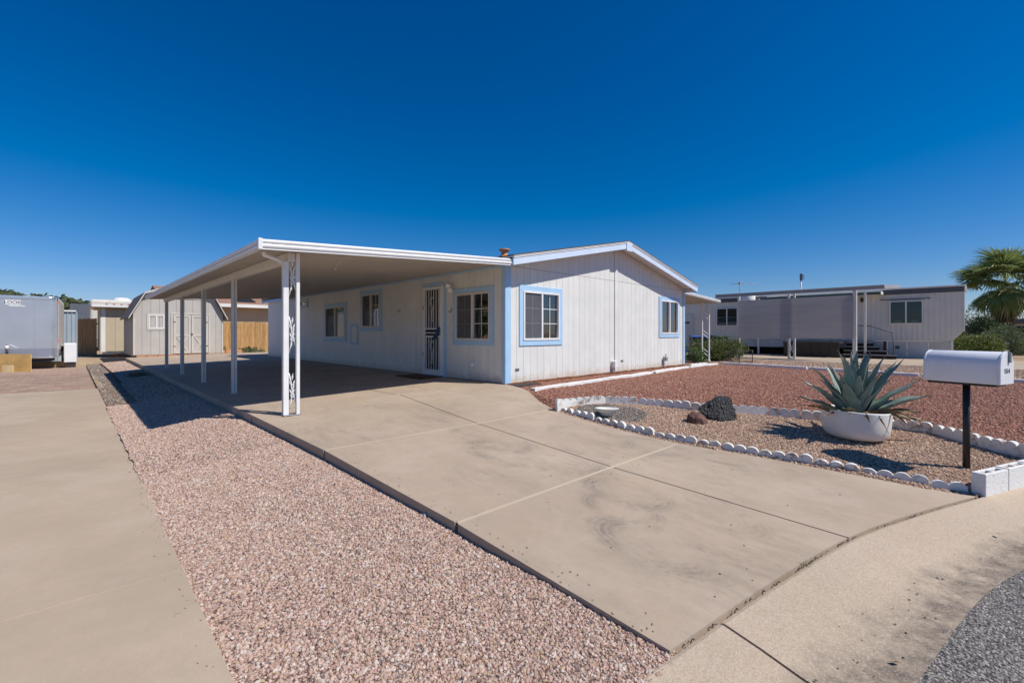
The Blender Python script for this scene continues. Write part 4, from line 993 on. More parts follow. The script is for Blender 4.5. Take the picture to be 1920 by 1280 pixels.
# planter tub
PC = at(1603, 800, 5.44); PC.z = plant_z(PC.x, PC.y) + .0
po = MB(); po.lathe([(.001, -.05), (.235, -.05), (.285, -.03), (.316, .01), (.332, .07), (.340, .15), (.343, .225), (.345, .272), (.345, .286), (.332, .288), (.326, .275), (.32, .20), (.001, .195)], (0, 0, 0), 48)
plo = po.build('planter_tub', 'white_ceramic'); plo.location = PC + Vector((0, 0, .0)); plo.rotation_euler = (R(1.2), R(1.2), 0); tag(plo, 'round white planter tub holding the big agave', 'planter')
sl = MB(); sl.lathe([(.318, .236), (.27, .250), (.15, .262), (.001, .265)], (0, 0, 0), 32); so_ = sl.build('soil', 'soil', None); so_.parent = plo; so_.location = (0, 0, .236)
def agave_mats():
    def one(key, c1, c2, tipc, band):
        t = NT(key); a = t.n('ShaderNodeAttribute', attribute_name='along').outputs['Fac']; e = t.n('ShaderNodeAttribute', attribute_name='edge').outputs['Fac']; p = t.pos()
        n = t.noise(p, 9, 5, .65); f = t.noise(t.mapv(p, (1, 1, 1)), 45, 4)
        col = t.mix(t.mr(n, .3, .7), c1, c2); col = t.mix(t.mr(f, .45, .75, 0, .35), col, sc(c1, .7))
        w = t.math('FRACT', t.math('MULTIPLY_ADD', a, 2.6, t.rnd())); col = t.mix(t.math('MULTIPLY', t.mr(w, .0, .06, 1, 0), band), col, (.12, .14, .06))
        col = t.mix(t.mr(e, .90, 1.0, 0, .7), col, (.10, .075, .05)); col = t.mix(t.mr(a, .93, .97), col, tipc)
        col = t.mix(t.math('MULTIPLY', t.mr(n, .55, .72), t.mr(a, .25, .0)), col, (.28, .16, .05))
        M[key] = t.fin(col, .48, t.bump(t.noise(p, 60, 3), .15, .004), spec=.4)
    one('agave_leaf', (.155, .235, .215), (.235, .315, .275), (.03, .022, .018), .45); one('agave_dry', (.20, .10, .035), (.34, .20, .085), (.05, .03, .02), .2); one('agave_old', (.13, .15, .065), (.22, .22, .11), (.04, .03, .02), .3)
agave_mats(); simple('stub_brown', (.24, .15, .08), .85, .3, 30, .4, 60)
def leaf(parent, O, base, tip, ctrl_up, W, mat, thick=.022, cup=.32, twist=0, teeth=True, axis=Vector((0, 0, 1)), name='leaf'):
    P0 = O + base; P2 = O + tip; mid = (P0 + P2) / 2; Lh = (P2 - P0).length
    outw = Vector((tip.x, tip.y, 0)); outw = outw.normalized() if outw.length > .02 else -FW
    P1 = mid + Vector((0, 0, ctrl_up * Lh)) - outw * (.10 * Lh if tip.z > .35 else 0)
    n, m = 20, 9; vs = []; fs = []; al = []; ed = []
    rows = []
    for i in range(n + 1):
        t = i / n; p = P0 * (1 - t) ** 2 + P1 * 2 * t * (1 - t) + P2 * t * t; T = ((P1 - P0) * (1 - t) + (P2 - P1) * t).normalized()
        N = Vector((0, 0, 1)) * .9 - outw; N = (N - T * N.dot(T)).normalized()
        if twist: N = Matrix.Rotation(twist * t, 3, T) @ N
        S = T.cross(N)
        w = W / 2 * min(1, .74 + .68 * t) * (1 if t < .36 else (1 - t) / .64) ** .92; w = max(w, .0022)
        tt = thick * (1 - t) ** .7
        wav = .006 * math.sin(t * 17 + twist * 9)
        top, bot = [], []
        for k in range(m):
            x = -1 + 2 * k / (m - 1); c = cup * w * (x * x) * (1 - .4 * t)
            top.append(p + S * (w * x) + N * (c + wav * abs(x))); bot.append(p + S * (w * x) + N * (c + wav * abs(x) - tt * (1 - x * x) ** .6 - .001))
        rows.append((top, bot, S, N, w, t))
        base_i = len(vs); vs += top + bot[::-1]
        al += [t] * (2 * m); ed += [abs(-1 + 2 * k / (m - 1)) for k in range(m)] + [abs(-1 + 2 * k / (m - 1)) for k in range(m - 1, -1, -1)]
    w2 = 2 * m
    for i in range(n):
        for k in range(w2): fs.append((i * w2 + k, i * w2 + (k + 1) % w2, (i + 1) * w2 + (k + 1) % w2, (i + 1) * w2 + k))
    fs.append(tuple(range(w2 - 1, -1, -1))); fs.append(tuple(n * w2 + k for k in range(w2)))
    sm = [True] * len(fs)
    if teeth:
        for i in range(2, n - 2):
            top, bot, S, N, w, t = rows[i]; nx = rows[i + 1][0]
            for (k, s) in ((0, -1), (m - 1, 1)):
                b0 = len(vs); a = top[k]; b = nx[k]; q_ = (b - a) * .45
                vs += [a, a + q_, a + q_ * .4 + S * (s * .0105) + N * .002, a + q_ * .5 - N * .004]; al += [t] * 4; ed += [1] * 4
                fs += [(b0, b0 + 1, b0 + 2), (b0, b0 + 2, b0 + 3), (b0 + 1, b0 + 3, b0 + 2)]; sm += [False] * 3
    mb = MB(); mb.v = [tuple(v) for v in vs]; mb.f = [list(f) for f in fs]; mb.smooth = sm
    o = mb.build(name, mat, parent, recalc=False)
    for nm, dat in (('along', al), ('edge', ed)): a_ = o.data.attributes.new(nm, 'FLOAT', 'POINT'); a_.data.foreach_set('value', dat)
    return o
AO = PC + Vector((0, 0, .27)); ag_ = empty('agave', AO); tag(ag_, 'large blue green agave with toothed leaves growing in the white tub', 'agave')
def T3(dx, dy, f): return RT * (dx * .0063) + Vector((0, 0, dy * .0063)) + FW * f * .92
AGL = [(8, 125, .02, .19, 0), (10, 88, -.34, .17, 0), (-20, 123, .12, .14, 0), (-35, 117, -.12, .175, 0), (15, 121, .20, .14, 0), (41, 118, .10, .15, 0), (50, 119, .26, .13, 0), (73, 108, -.16, .19, 0), (86, 103, .05, .14, 0),
       (76, 70, .32, .15, .03), (122, 70, -.06, .14, .06), (107, 43, -.30, .19, .10), (120, 38, -.10, .15, .13), (-72, 92, .12, .14, .03), (-70, 69, -.02, .14, .06), (-50, 68, -.26, .18, .05), (-91, 60, .05, .14, .12),
       (-15, 95, .45, .15, 0), (32, 100, .42, .15, 0), (60, 62, .55, .15, .05), (-58, 60, .50, .15, .05), (0, 60, .62, .15, .06), (90, 40, .45, .14, .08), (-88, 30, .38, .14, .1), (25, 112, -.05, .16, 0), (-8, 105, -.05, .15, 0), (-30, 100, .22, .14, 0), (62, 92, .18, .15, 0), (38, 78, -.30, .17, .02), (-22, 82, -.28, .16, .02), (95, 88, .16, .13, .02), (-52, 96, .02, .14, .02), (-12, 118, -.02, .14, 0), (30, 120, .02, .14, 0), (58, 112, .0, .14, 0), (-46, 82, -.15, .15, .02), (88, 60, -.22, .15, .05)]
for i, (dx, dy, f, W, cu_) in enumerate(AGL):
    tip = T3(dx, dy, f); rad = Vector((tip.x, tip.y, 0)); base = rad * min(.16, .05 / max(.05, rad.length) + .08) + Vector((0, 0, -.04 + .002 * i))
    leaf(ag_, AO, base, tip, cu_, W * 1.06, 'agave_leaf', twist=random.uniform(-.25, .25))
for (dx, dy, f, W, cu_, mt_) in ((88, 15, -.28, .11, .12, 'agave_old'), (120, -9, -.28, .09, .10, 'agave_old'), (-95, 22, -.12, .10, .12, 'agave_old'), (-60, 20, -.35, .12, .2, 'agave_old')):
    tip = T3(dx, dy, f); rad = Vector((tip.x, tip.y, 0)).normalized(); leaf(ag_, AO, rad * .10 + Vector((0, 0, -.02)), tip, cu_, W, mt_, .014, .5, .3)
for (dx, dy, f, W, cu_) in ((-97, 25, -.06, .05, -.05), (-77, 0, -.15, .05, .22), (-45, 5, -.34, .06, .28), (3, -20, -.50, .05, .75), (100, 9, -.22, .06, .1), (75, -6, -.36, .08, .38), (45, -8, -.46, .08, .5), (-25, -4, -.48, .06, .45), (105, -12, -.05, .05, .1), (60, 5, .5, .06, .1), (-60, 8, .45, .06, .1)):
    tip = T3(dx, dy, f); rad = Vector((tip.x, tip.y, 0)).normalized(); leaf(ag_, AO, rad * .12 + Vector((0, 0, -.02)), tip, cu_, W, 'agave_dry', .008, .9, 1.2, teeth=False, name='dead_leaf')
sb = MB(); c = T3(-10, 4, -.27); sb.lathe([(.001, -.08), (.036, -.08), (.042, -.02), (.032, .04), (.010, .055), (.001, .05)], AO + c, 10); sb.build('cut_stub', 'stub_brown', ag_)
# mailbox
mbx = empty('mailbox', (0, 0, 0)); WLm = WL['mailbox']
BW, BH, BL = .135, .305, .55
def arch(r, h, n=14): return [(-r, 0), (r, 0)] + [(r * math.cos(math.pi * q / n), h - r + r * math.sin(math.pi * q / n)) for q in range(n + 1)]
b = MB(); b.prism([(x, z) for x, z in arch(BW, BH)], -BL / 2, BL / 2 - .012); bo = b.build('box', 'mail_white' if 'mail_white' in M else simple('mail_white', (.80, .81, .84), .32, .03, 4, .03, 40) and 'mail_white', mbx, .004)
bo.data.polygons.foreach_set('use_smooth', [len(p.vertices) == 4 for p in bo.data.polygons])
f = MB(); f.prism(arch(BW + .006, BH + .005), BL / 2 - .011, BL / 2 + .012); fo = f.build('door', 'mail_white', mbx, .006)
f = MB(); f.prism(arch(BW + .004, BH + .004), -BL / 2 - .012, -BL / 2 + .003); f.build('rear_rim', 'mail_white', mbx, .005)
lt = MB(); lt.box(-.045, -.015, BL / 2 + .012, BL / 2 + .03, BH - .10, BH - .01); lt.tube([(-.03, BL / 2 + .02, BH - .015), (-.01, BL / 2 + .01, BH + .006), (.01, BL / 2 - .01, BH + .008)], .008, 6); lt.build('latch', 'grey_metal', mbx, .003)
for k, yy in enumerate((-.21, -.15, -.08, .01, .10, .18, .25)):
    r_ = MB(); r_.xf = lambda a, b_, c_, yy=yy: (-BW - c_, yy + a, .03 + b_); r_.lathe([(.001, .003), (.004, .003), (.006, .0)], (0, 0, 0), 10); r_.build('rivet', 'black_metal' if k % 2 else 'grey_metal', mbx)
bx('base_board', 'dark_wood', mbx, -.12, .12, -.26, .24, -.022, -.001, .003)
pm = MB(); pm.tube([(0, 0, -.90), (0, 0, -.022)], .028, 12); pm.build('post', 'black_metal', mbx)
text_mesh('house_number', '1514', .062, 'dark', mbx, (.012, BL / 2 + .0135, .125), (-1, 0, 0), (0, 0, 1), .0012, .95)
for ch in list(mbx.children): ch.location.z += .0
mbx.location = (.268, -6.347, .518); mbx.rotation_euler = (0, R(0), math.atan2(-.943, -.334) - R(90)); tag(mbx, 'white arched mailbox numbered 1514 on a black post', 'mailbox')
# painted timbers and the white kerb
def rough_beam(path, w, h, jit, name, mat, lab, cat, grp, seed):
    rnd = random.Random(seed); mb = MB(); P = [Vector(p) for p in path]; n = 14; rows = []
    for i in range(n + 1):
        t = i / n; k = min(int(t * (len(P) - 1)), len(P) - 2); lt_ = t * (len(P) - 1) - k; p = P[k].lerp(P[k + 1], lt_); d = (P[-1] - P[0]).normalized(); s = Vector((-d.y, d.x, 0))
        j = lambda: rnd.uniform(-jit, jit)
        rows.append([p + s * (-w / 2 + j()) + Vector((0, 0, -.05)), p + s * (w / 2 + j()) + Vector((0, 0, -.05)), p + s * (w / 2 + j()) + Vector((0, 0, h + j())), p + s * (j()) + Vector((0, 0, h + j())), p + s * (-w / 2 + j()) + Vector((0, 0, h + j()))])
    for r_ in rows: mb.v += [tuple(v) for v in r_]
    for i in range(n):
        for k in range(5): mb.f.append([i * 5 + k, i * 5 + (k + 1) % 5, (i + 1) * 5 + (k + 1) % 5, (i + 1) * 5 + k]); mb.smooth.append(False)
    mb.f += [list(range(5)), [n * 5 + k for k in range(4, -1, -1)]]; mb.smooth += [False, False]
    o = mb.build(name, mat, None, .006); tag(o, lab, cat, grp); return o
tp_ = [(-.09, -.79), (2.30, -.66), (4.70, -.58), (7.05, -.47), (9.30, -.40)]
labs = ('chipped white timber border piece nearest the driveway', 'chipped white timber border piece below the dryer hood', 'chipped white timber border piece below the right window', 'chipped white timber border piece running past the far house corner')
for k in range(4):
    a, b_ = tp_[k], tp_[k + 1]; g1 = .03
    P_ = [(a[0] + (b_[0] - a[0]) * t + g1 * (1 - 2 * t), a[1] + (b_[1] - a[1]) * t + .02 * math.sin(k * 2 + t * 5), rz(a[0] + (b_[0] - a[0]) * t, a[1]) - .01) for t in (0, .25, .5, .75, 1)]
    rough_beam(P_, .11, .065, .008, 'border_timber', 'chipped_white', labs[k], 'timber', 'white timbers edging the red gravel', k + 1)
rough_beam([(7.95, -.12, -.05), (8.6, -.1, -.05), (9.25, -.08, -.06)], .10, .06, .007, 'border_timber', 'chipped_white', 'short white timber lying by the far corner of the house', 'timber', 'white timbers edging the red gravel', 9)
for k in range(4):
    y0 = -.55 - k * 2.45; x0 = 9.40 - .02 * k
    rough_beam([(x0, y0 - .02, rz(x0, y0) + .0), (x0 - .01, y0 - 1.2, rz(x0, y0 - 1.2)), (x0 - .02, y0 - 2.42, rz(x0, y0 - 2.4))], .13, .085, .003, 'kerb_piece', 'chipped_white', ('low white kerb length starting at the timber border corner', 'low white kerb length second from the timber corner', 'low white kerb length third from the timber corner, behind the mailbox', 'low white kerb length farthest from the timber corner')[k], 'kerb', 'white kerb at the yard boundary', 20 + k)
# ------------------------------------------------------------------ the neighbouring home on the right
NX = 20.7
nh = empty('neighbour_home', (22.8, 1.5, -.16)); tag(nh, 'long grey beige mobile home with flat white roof on the right', 'house')
cw = MB(); y = -6.09; prof = []
while y < 10: prof += [(y, 0), (y + .10, 0), (y + .115, .018), (y + .16, .018), (y + .175, 0)]; y += .18
def nb(y): return .64 if y > -5.71 else .64 + (-5.71 - y) / .38 * .5
n = len(prof)
cw.add([(NX - d, y, nb(y)) for y, d in prof] + [(NX - d, y, 2.96) for y, d in prof], [(i, i + 1, n + i + 1, n + i) for i in range(n - 1)]); cw.build('siding', 'neighbour_wall', nh, recalc=False)
e = MB(); e.prismx([(0, 0)], 0, 0) if False else None
en = MB(); en.add([(NX + .0, -6.09, 1.13), (NX + 4, -6.09, 1.13), (NX + 4, -6.09, 2.96), (NX, -6.09, 2.96), (NX + 4, 10, .64), (NX + 4, 10, 2.96), (NX + 4, -5.7, .64), (NX, -5.7, .64)], [(0, 1, 2, 3), (1, 6, 4, 5, 2), (0, 7, 6, 1)]); en.build('end_wall', 'neighbour_wall', nh, recalc=False)
MB().box(NX - .06, NX + 4.1, -6.17, 10.1, 2.962, 3.03).build('roof', 'roof_white', nh, .01)
bx('fascia_band', 'fascia_grey', nh, NX - .045, NX - .02, -6.12, -3.47, 2.735, 2.96, .004)
bx('fascia_band', 'fascia_grey', nh, NX - .045, NX - .02, 1.4, 9.8, 2.735, 2.96, .004)
bx('corner_trim', 'roof_white', nh, NX - .04, NX + .05, -6.13, -6.09, 1.1, 2.96, .004)
pr = bx('porch_roof', 'roof_white', nh, NX - .75, NX - .046, -3.46, 1.35, 2.80, 2.86, .004); bx('porch_fascia', 'fascia_green', pr, NX - .78, NX - .751, -3.46, 1.35, 2.74, 2.84, .003)
bx('porch_edge', 'roof_white', pr, NX - .78, NX - .046, -3.49, -3.461, 2.74, 2.87, .003)
XN = lambda u, n_, z: (NX - .055 - n_, u, z)
nwin = window(nh, XN, -4.84, -3.70, 1.40, 2.44, 0, None, frame_mat='roof_white', inside=None, deep=None, frame_n=.03)
for (a, b_) in ((-4.72, -4.40), (-4.15, -3.85)):
    pl_ = MB(); pl_.xf = lambda x, y_, z, a=a, b_=b_: XN((a + b_) / 2 + x, -.027 + y_ * .03, 1.45 + z); pl_.lathe([(.001, .14), (.06, .13), (.12, .09), (.16, .03), (.17, .0)], (0, 0, 0), 12); pl_.build('pillow', 'curtain_grey', nwin)
window(nh, XN, 2.85, 4.02, 1.39, 2.42, 0, None, frame_mat='roof_white', inside=None, deep=None, frame_n=.03)
dr_ = bx('side_door', 'neighbour_skirt', nh, NX - .055, NX - .02, 5.35, 6.2, .14, 2.14, .004); bx('door_slot', 'fascia_grey', dr_, NX - .058, NX - .056, 5.6, 5.95, 1.55, 1.68)
bx('awning_rod', 'fascia_grey', nh, NX - .12, NX - .09, -5.08, -3.36, 2.49, 2.53, .003)
for k, (y0, y1) in enumerate([(-5.70, -5.02), (-5.01, -4.30), (-4.29, -3.62), (-3.61, -2.9)]):
    p_ = bx('skirt_panel', 'neighbour_skirt', nh, NX + .02, NX + .05, y0, y1, -.17, .63, .003)
    if k == 2: bx('skirt_vent', 'fascia_grey', p_, NX + .005, NX + .019, -4.05, -3.9, .28, .42, .002)
for k in range(8): bx('skirt_panel', 'neighbour_skirt', nh, NX + .02, NX + .05, -2.89 + k * .7, -2.2 + k * .7, .26, .63, .003)
for k in range(6): bx('skirt_panel', 'neighbour_skirt', nh, NX + .02, NX + .05, 2.8 + k * .9, 3.69 + k * .9, -.17, .63, .003)
bx('crawl_shade_panel', 'dark', nh, NX + 1.2, NX + 1.25, -3, 3, -.17, .63)  # black panel stands in for the shade under the open home
bx('corner_post', 'roof_white', nh, NX - .01, NX + .06, -5.78, -5.705, -.17, .64, .003)
lm = MB(); lm.tube([(NX - .03, -2.71, 2.68), (NX - .10, -2.71, 2.70), (NX - .12, -2.71, 2.66)], .012, 6); lm.lathe([(.001, .07), (.05, .06), (.075, .0), (.06, -.10), (.03, -.14), (.001, -.15)], (NX - .12, -2.71, 2.58), 8); lm.build('coach_lamp', 'black_metal', nh)
an = MB(); A0 = at(1387, 556, 26); zt = at(1387, 527, 26).z
an.tube([(A0.x, A0.y, 2.95), (A0.x, A0.y, zt)], .02, 6); d_ = RT
c0_ = Vector((A0.x, A0.y, zt - .15)); an.tube([tuple(c0_ - d_ * .55), tuple(c0_ + d_ * .95)], .012, 5); an.tube([tuple(c0_ - FW * .4 + d_ * .15), tuple(c0_ + FW * .4 + d_ * .15)], .010, 5); an.tube([tuple(c0_ - FW * .3 - d_ * .25), tuple(c0_ + FW * .3 - d_ * .25)], .010, 5); an.tube([tuple(c0_ - FW * .25 + d_ * .6), tuple(c0_ + FW * .25 + d_ * .6)], .010, 5); an.box(c0_.x - .06, c0_.x + .06, c0_.y - .06, c0_.y + .06, c0_.z - .04, c0_.z + .08)
an.build('tv_antenna', 'grey_metal', nh)
V0 = at(1502, 545, 24.5); vm = MB(); zt = at(1502, 513, 24.5).z; vm.tube([(V0.x, V0.y, 2.95), (V0.x, V0.y, zt - .35)], .035, 8); vm.build('vent_mast', 'roof_white', nh)
vm = MB(); vm.box(V0.x - .05, V0.x + .05, V0.y - .05, V0.y + .05, zt - .38, zt)
for k in range(5): vm.box(V0.x - .02, V0.x + .12, V0.y - .14, V0.y + .02, zt - .32 + k * .06, zt - .305 + k * .06)
vm.build('mast_head', 'fascia_grey', nh)
for (u_, v_, s_) in ((1403, 553, .35), (1440, 551, .3), (1688, 537, .3), (1560, 545, .25)):
    c = at(u_, v_, 24.5); k_ = MB(); k_.lathe([(s_, -.3), (s_, .02), (s_ * .8, .07), (.001, .09)], (c.x, c.y, 3.03), 12); k_.build('roof_vent', 'roof_white', nh)
walk = sheet('walkway', [(14.8, -16), (20.68, -16), (20.68, 6), (14.8, 6)], -.125, 30, 'concrete_plain', None, .06); tag(walk, kind='structure')
# open awning frame with a shade cloth
fr = empty('awning_frame', (16.3, -.8, -.12)); tag(fr, 'open white metal awning frame before the grey mobile home', 'awning frame')
bx('beam', 'grey_metal', fr, 16.25, 16.35, -4.0, 2.35, 2.70, 2.83, .004)
en = MB(); en.add([(16.25, -4.002, 2.70), (16.62, -4.42, 2.72), (16.62, -4.42, 2.84), (16.25, -4.002, 2.83), (16.33, -3.99, 2.70), (16.70, -4.40, 2.72), (16.70, -4.40, 2.84), (16.33, -3.99, 2.83)], [(0, 1, 2, 3), (4, 5, 6, 7), (0, 1, 5, 4), (3, 2, 6, 7), (1, 2, 6, 5)]); en.build('beam_lit_end', 'roof_white', fr)  # end turned towards the sun, its sunlit paleness put into the colour
bx('beam_cap', 'roof_white', fr, 16.22, 16.38, -4.0, 2.35, 2.831, 2.85)
for (y, w) in ((1.33, .05), (-.74, .04), (-.95, .04), (-3.06, .065)): bx('post', 'post_paint', fr, 16.40 - w, 16.40 + w, y - w, y + w, -.124, 2.70, .004)
bx('post', 'post_paint', fr, 19.85, 19.93, 1.51, 1.59, -.124, 2.79, .004); bx('post', 'post_paint', fr, 19.25, 19.33, -3.04, -2.96, -.124, 2.79, .004)
for (z0, z1) in ((.1, .55), (.55, .10)): l_ = MB(); l_.tube([(16.40, -.76, z0), (16.40, -.93, z1)], .015, 5); l_.build('lattice_bar', 'post_paint', fr)
bx('foot_bar', 'post_paint', fr, 16.36, 16.44, -.91, -.78, -.12, -.08, .003)
sc_ = MB(); sc_.add([(16.30, -3.02, .77), (16.30, 1.30, .75), (16.30, 1.30, 2.50), (16.30, -3.02, 2.52), (16.305, -3.02, .77), (16.305, 1.30, .75), (16.305, 1.30, 2.50), (16.305, -3.02, 2.52)], [(0, 1, 2, 3), (4, 5, 6, 7), (0, 1, 5, 4), (1, 2, 6, 5), (2, 3, 7, 6), (3, 0, 4, 7)]); tag(sc_.build('shade_cloth', 'shade_cloth'), 'grey woven shade cloth hanging on the open awning frame', 'shade cloth')
# dark bench, steps, rail
bn = empty('porch_deck', (19.6, -1.4, -.12)); tag(bn, 'low dark wooden deck box under the shade cloth', 'deck')
bx('deck_top', 'dark_wood', bn, 18.7, 20.6, -2.15, .1, .52, .58, .004)
for k in range(6): bx('deck_board', 'dark_wood', bn, 18.74, 18.77, -2.14 + k * .37, -1.78 + k * .37, -.12, .515, .003)
stp = empty('porch_steps', (19.6, -3, -.12)); tag(stp, 'dark porch steps with pale tread edges leading to the mobile home', 'steps')
for k, (z, x0, y0) in enumerate(((.0, 18.95, -4.1), (.17, 19.3, -3.75), (.34, 19.65, -3.45), (.51, 20.0, -3.2))):
    t_ = bx('tread', 'dark_wood', stp, x0, 20.6 if k == 3 else x0 + .36, y0, -2.2, z, z + .05, .004); bx('tread_edge', 'grey_metal', t_, x0 - .012, x0 - .001, y0, -2.2, z + .015, z + .05); bx('riser', 'dark', stp, x0 + .05, x0 + .07, y0, -2.2, z - .12, z - .002)
rl = MB(); rl.tube([(19.8, -2.3, 1.36), (19.8, -3.1, 1.32), (19.4, -3.95, 1.0)], .022, 8); rl.tube([(19.4, -3.95, 1.0), (19.4, -3.97, .0)], .02, 8); rl.build('handrail', 'fascia_grey', stp)
bx('newel', 'post_red', stp, 20.3, 20.4, -3.62, -3.52, .0, .62, .004)
# bins
def bin_(u_, d_, m1, m2, lab, rot):
    p = at(u_, 660, d_); b_ = empty('wheeled_bin', (0, 0, 0)); m = MB(); m.add([(-.24, -.26, 0), (.24, -.26, 0), (.24, .26, 0), (-.24, .26, 0), (-.29, -.33, .95), (.29, -.33, .95), (.29, .33, .95), (-.29, .33, .95)], [(0, 1, 2, 3), (4, 5, 6, 7), (0, 1, 5, 4), (1, 2, 6, 5), (2, 3, 7, 6), (3, 0, 4, 7)]); m.build('body', m1, b_, .02)
    l_ = MB(); l_.prism([(-.32, .951), (.32, .951), (.32, .99), (.2, 1.03), (-.2, 1.03), (-.32, .99)], -.36, .36); l_.build('lid', m2, b_, .015)
    for s in (-1, 1): w_ = MB(); w_.tube([(s * .25, .30, .12), (s * .31, .30, .12)], .12, 14); w_.build('wheel', 'rubber', b_)
    b_.location = (p.x, p.y, -.14); b_.rotation_euler = (0, 0, rot); tag(b_, lab, 'bin')
bin_(1310, 19.6, 'bin_grey', 'blue_plastic', 'wheeled bin with blue lid behind the rounded bush', .7); bin_(1346, 20.3, 'bin_green', 'bin_green', 'dark green wheeled bin behind the top of the bush', .9)
# garden fence panels
def fence_panel(u0, u1, d0, d1, h, lab):
    a, b_ = at(u0, 670, d0), at(u1, 670, d1); a.z = b_.z = -.13; r_ = empty('wire_fence', tuple((a + b_) / 2)); tag(r_, lab, 'fence', 'low black wire fence panels')
    n_ = 9
    for t in (0, .5, 1): p = a.lerp(b_, t); m = MB(); m.tube([tuple(p), tuple(p + Vector((0, 0, h)))], .014, 6); m.build('stake', 'black_metal', r_)
    for z in (h - .01, .03): m = MB(); m.tube([tuple(a + Vector((0, 0, z))), tuple(b_ + Vector((0, 0, z)))], .012, 6); m.build('rail', 'black_metal', r_)
    m = MB()
    for k in range(1, 22): p = a.lerp(b_, k / 22); m.tube([tuple(p + Vector((0, 0, .03))), tuple(p + Vector((0, 0, h)))], .0035, 4)
    o = m.build('wire_mesh', 'black_metal', r_); o['kind'] = 'stuff'
fence_panel(1361, 1411, 17.0, 17.2, .48, 'low black wire fence panel in front of the rounded bush'); fence_panel(1286, 1320, 16.6, 16.6, .45, 'low black wire fence panel beside the lattice awning post')
# ------------------------------------------------------------------ plants
def foliage_mat(key, c1, c2, c3=None):
    t = NT(key); a = t.n('ShaderNodeAttribute', attribute_name='tone').outputs['Fac']
    col = t.ramp(a, [(0, c1), (.75, c2), (1, c3 or c2)])
    t.fin(col, .6, spec=.25); b = t.b
    tl = t.n('ShaderNodeBsdfTranslucent'); t.put(tl.inputs[0], col); mx = t.n('ShaderNodeMixShader'); mx.inputs[0].default_value = .25
    t.t.links.new(b.outputs[0], mx.inputs[1]); t.t.links.new(tl.outputs[0], mx.inputs[2]); t.t.links.new(mx.outputs[0], t.out.inputs[0]); M[key] = t.m
foliage_mat('leaf_olive', (.07, .10, .03), (.17, .20, .07), (.24, .25, .10)); foliage_mat('leaf_grey', (.08, .11, .05), (.19, .23, .12), (.28, .31, .18)); foliage_mat('leaf_flower', (.08, .12, .03), (.20, .25, .07), (.26, .30, .10))
foliage_mat('leaf_bright', (.07, .13, .025), (.16, .26, .06)); foliage_mat('leaf_dark', (.06, .09, .03), (.14, .18, .06), (.2, .22, .08)); foliage_mat('leaf_far', (.04, .055, .028), (.09, .11, .05)); foliage_mat('flower', (.35, .25, .55), (.5, .4, .7)); foliage_mat('leaf_palm', (.10, .16, .04), (.25, .31, .09), (.42, .42, .2)); foliage_mat('leaf_palm_dry', (.16, .10, .045), (.30, .20, .10)); foliage_mat('grass_dry', (.10, .11, .04), (.25, .21, .10))
def shrub(name, c, r, n, size, mat, lab, cat='shrub', seed=1, stem=True, flowers=0, group=None, lobes=9, upright=.3):
    rn = random.Random(seed); root = empty(name, c); tag(root, lab, cat, group)
    L_ = [(Vector((rn.gauss(0, .42), rn.gauss(0, .42), rn.uniform(.15, .75))), rn.uniform(.38, .62)) for _ in range(lobes)] + [(Vector((0, 0, .45)), .62)]
    def cloud(n, size, mat, nm, bias=0):
        vs, fs, tn = [], [], []
        for _ in range(n):
            lc, lr = rn.choice(L_); d = Vector((rn.gauss(0, 1), rn.gauss(0, 1), rn.gauss(0, 1))).normalized(); rad = lr * (rn.random() ** .35 if not bias else 1.0)
            p = lc + d * rad
            p += d * .10 * mnoise.noise(p * 6)
            if p.z < .02: p.z = rn.uniform(.02, .25)
            q_ = Vector((p.x * r[0], p.y * r[1], p.z * r[2])) + Vector(c)
            ax = (d + Vector((rn.gauss(0, .7), rn.gauss(0, .7), rn.gauss(0, .7) + upright))).normalized(); sd_ = ax.orthogonal().normalized(); sd_ = Matrix.Rotation(rn.uniform(0, 6.28), 3, ax) @ sd_
            s = size * rn.uniform(.6, 1.4); b0 = len(vs)
            vs += [q_ - sd_ * s * .22, q_ + ax * s * .5 - sd_ * s * .30, q_ + ax * s, q_ + ax * s * .5 + sd_ * s * .30]; fs.append((b0, b0 + 1, b0 + 2, b0 + 3)); t_ = min(1, max(0, rn.gauss(.5, .28))); tn += [t_] * 4
        mb = MB(); mb.v = [tuple(v) for v in vs]; mb.f = [list(f) for f in fs]; mb.smooth = [False] * len(fs); o = mb.build(nm, mat, root, recalc=False)
        a_ = o.data.attributes.new('tone', 'FLOAT', 'POINT'); a_.data.foreach_set('value', tn)
    cloud(n, size, mat, 'foliage')
    if flowers: cloud(flowers, size * .8, 'flower', 'blossom', 1)
    if stem:
        m = MB()
        for k in range(6):
            a = k * 1.05 + rn.random(); m.tube([(c[0], c[1], c[2] - .05), (c[0] + math.cos(a) * r[0] * .25, c[1] + math.sin(a) * r[1] * .25, c[2] + r[2] * .35), (c[0] + math.cos(a) * r[0] * .5, c[1] + math.sin(a) * r[1] * .5, c[2] + r[2] * .8)], [.03, .02, .008], 5)
        m.build('stem', 'dark_wood', root)
    return root
def gp(u, d, z): p = at(u, 600, d); return (p.x, p.y, z)
shrub('bush', gp(1342, 18.6, -.14), (1.15, 1.0, .80), 9000, .07, 'leaf_olive', 'wide rounded green bush beside the patio awning post', seed=4, lobes=12)
shrub('leafy_plant', gp(1306, 17.6, -.12), (.35, .3, .42), 900, .08, 'leaf_bright', 'bright green leafy plant at the foot of the rounded bush', 'plant', seed=5, stem=False)
shrub('flowering_bush', gp(1824, 22.0, -.17), (1.10, 1.0, 1.06), 9000, .075, 'leaf_flower', 'green bush dotted with small purple flowers behind the mailbox', seed=6, flowers=160)
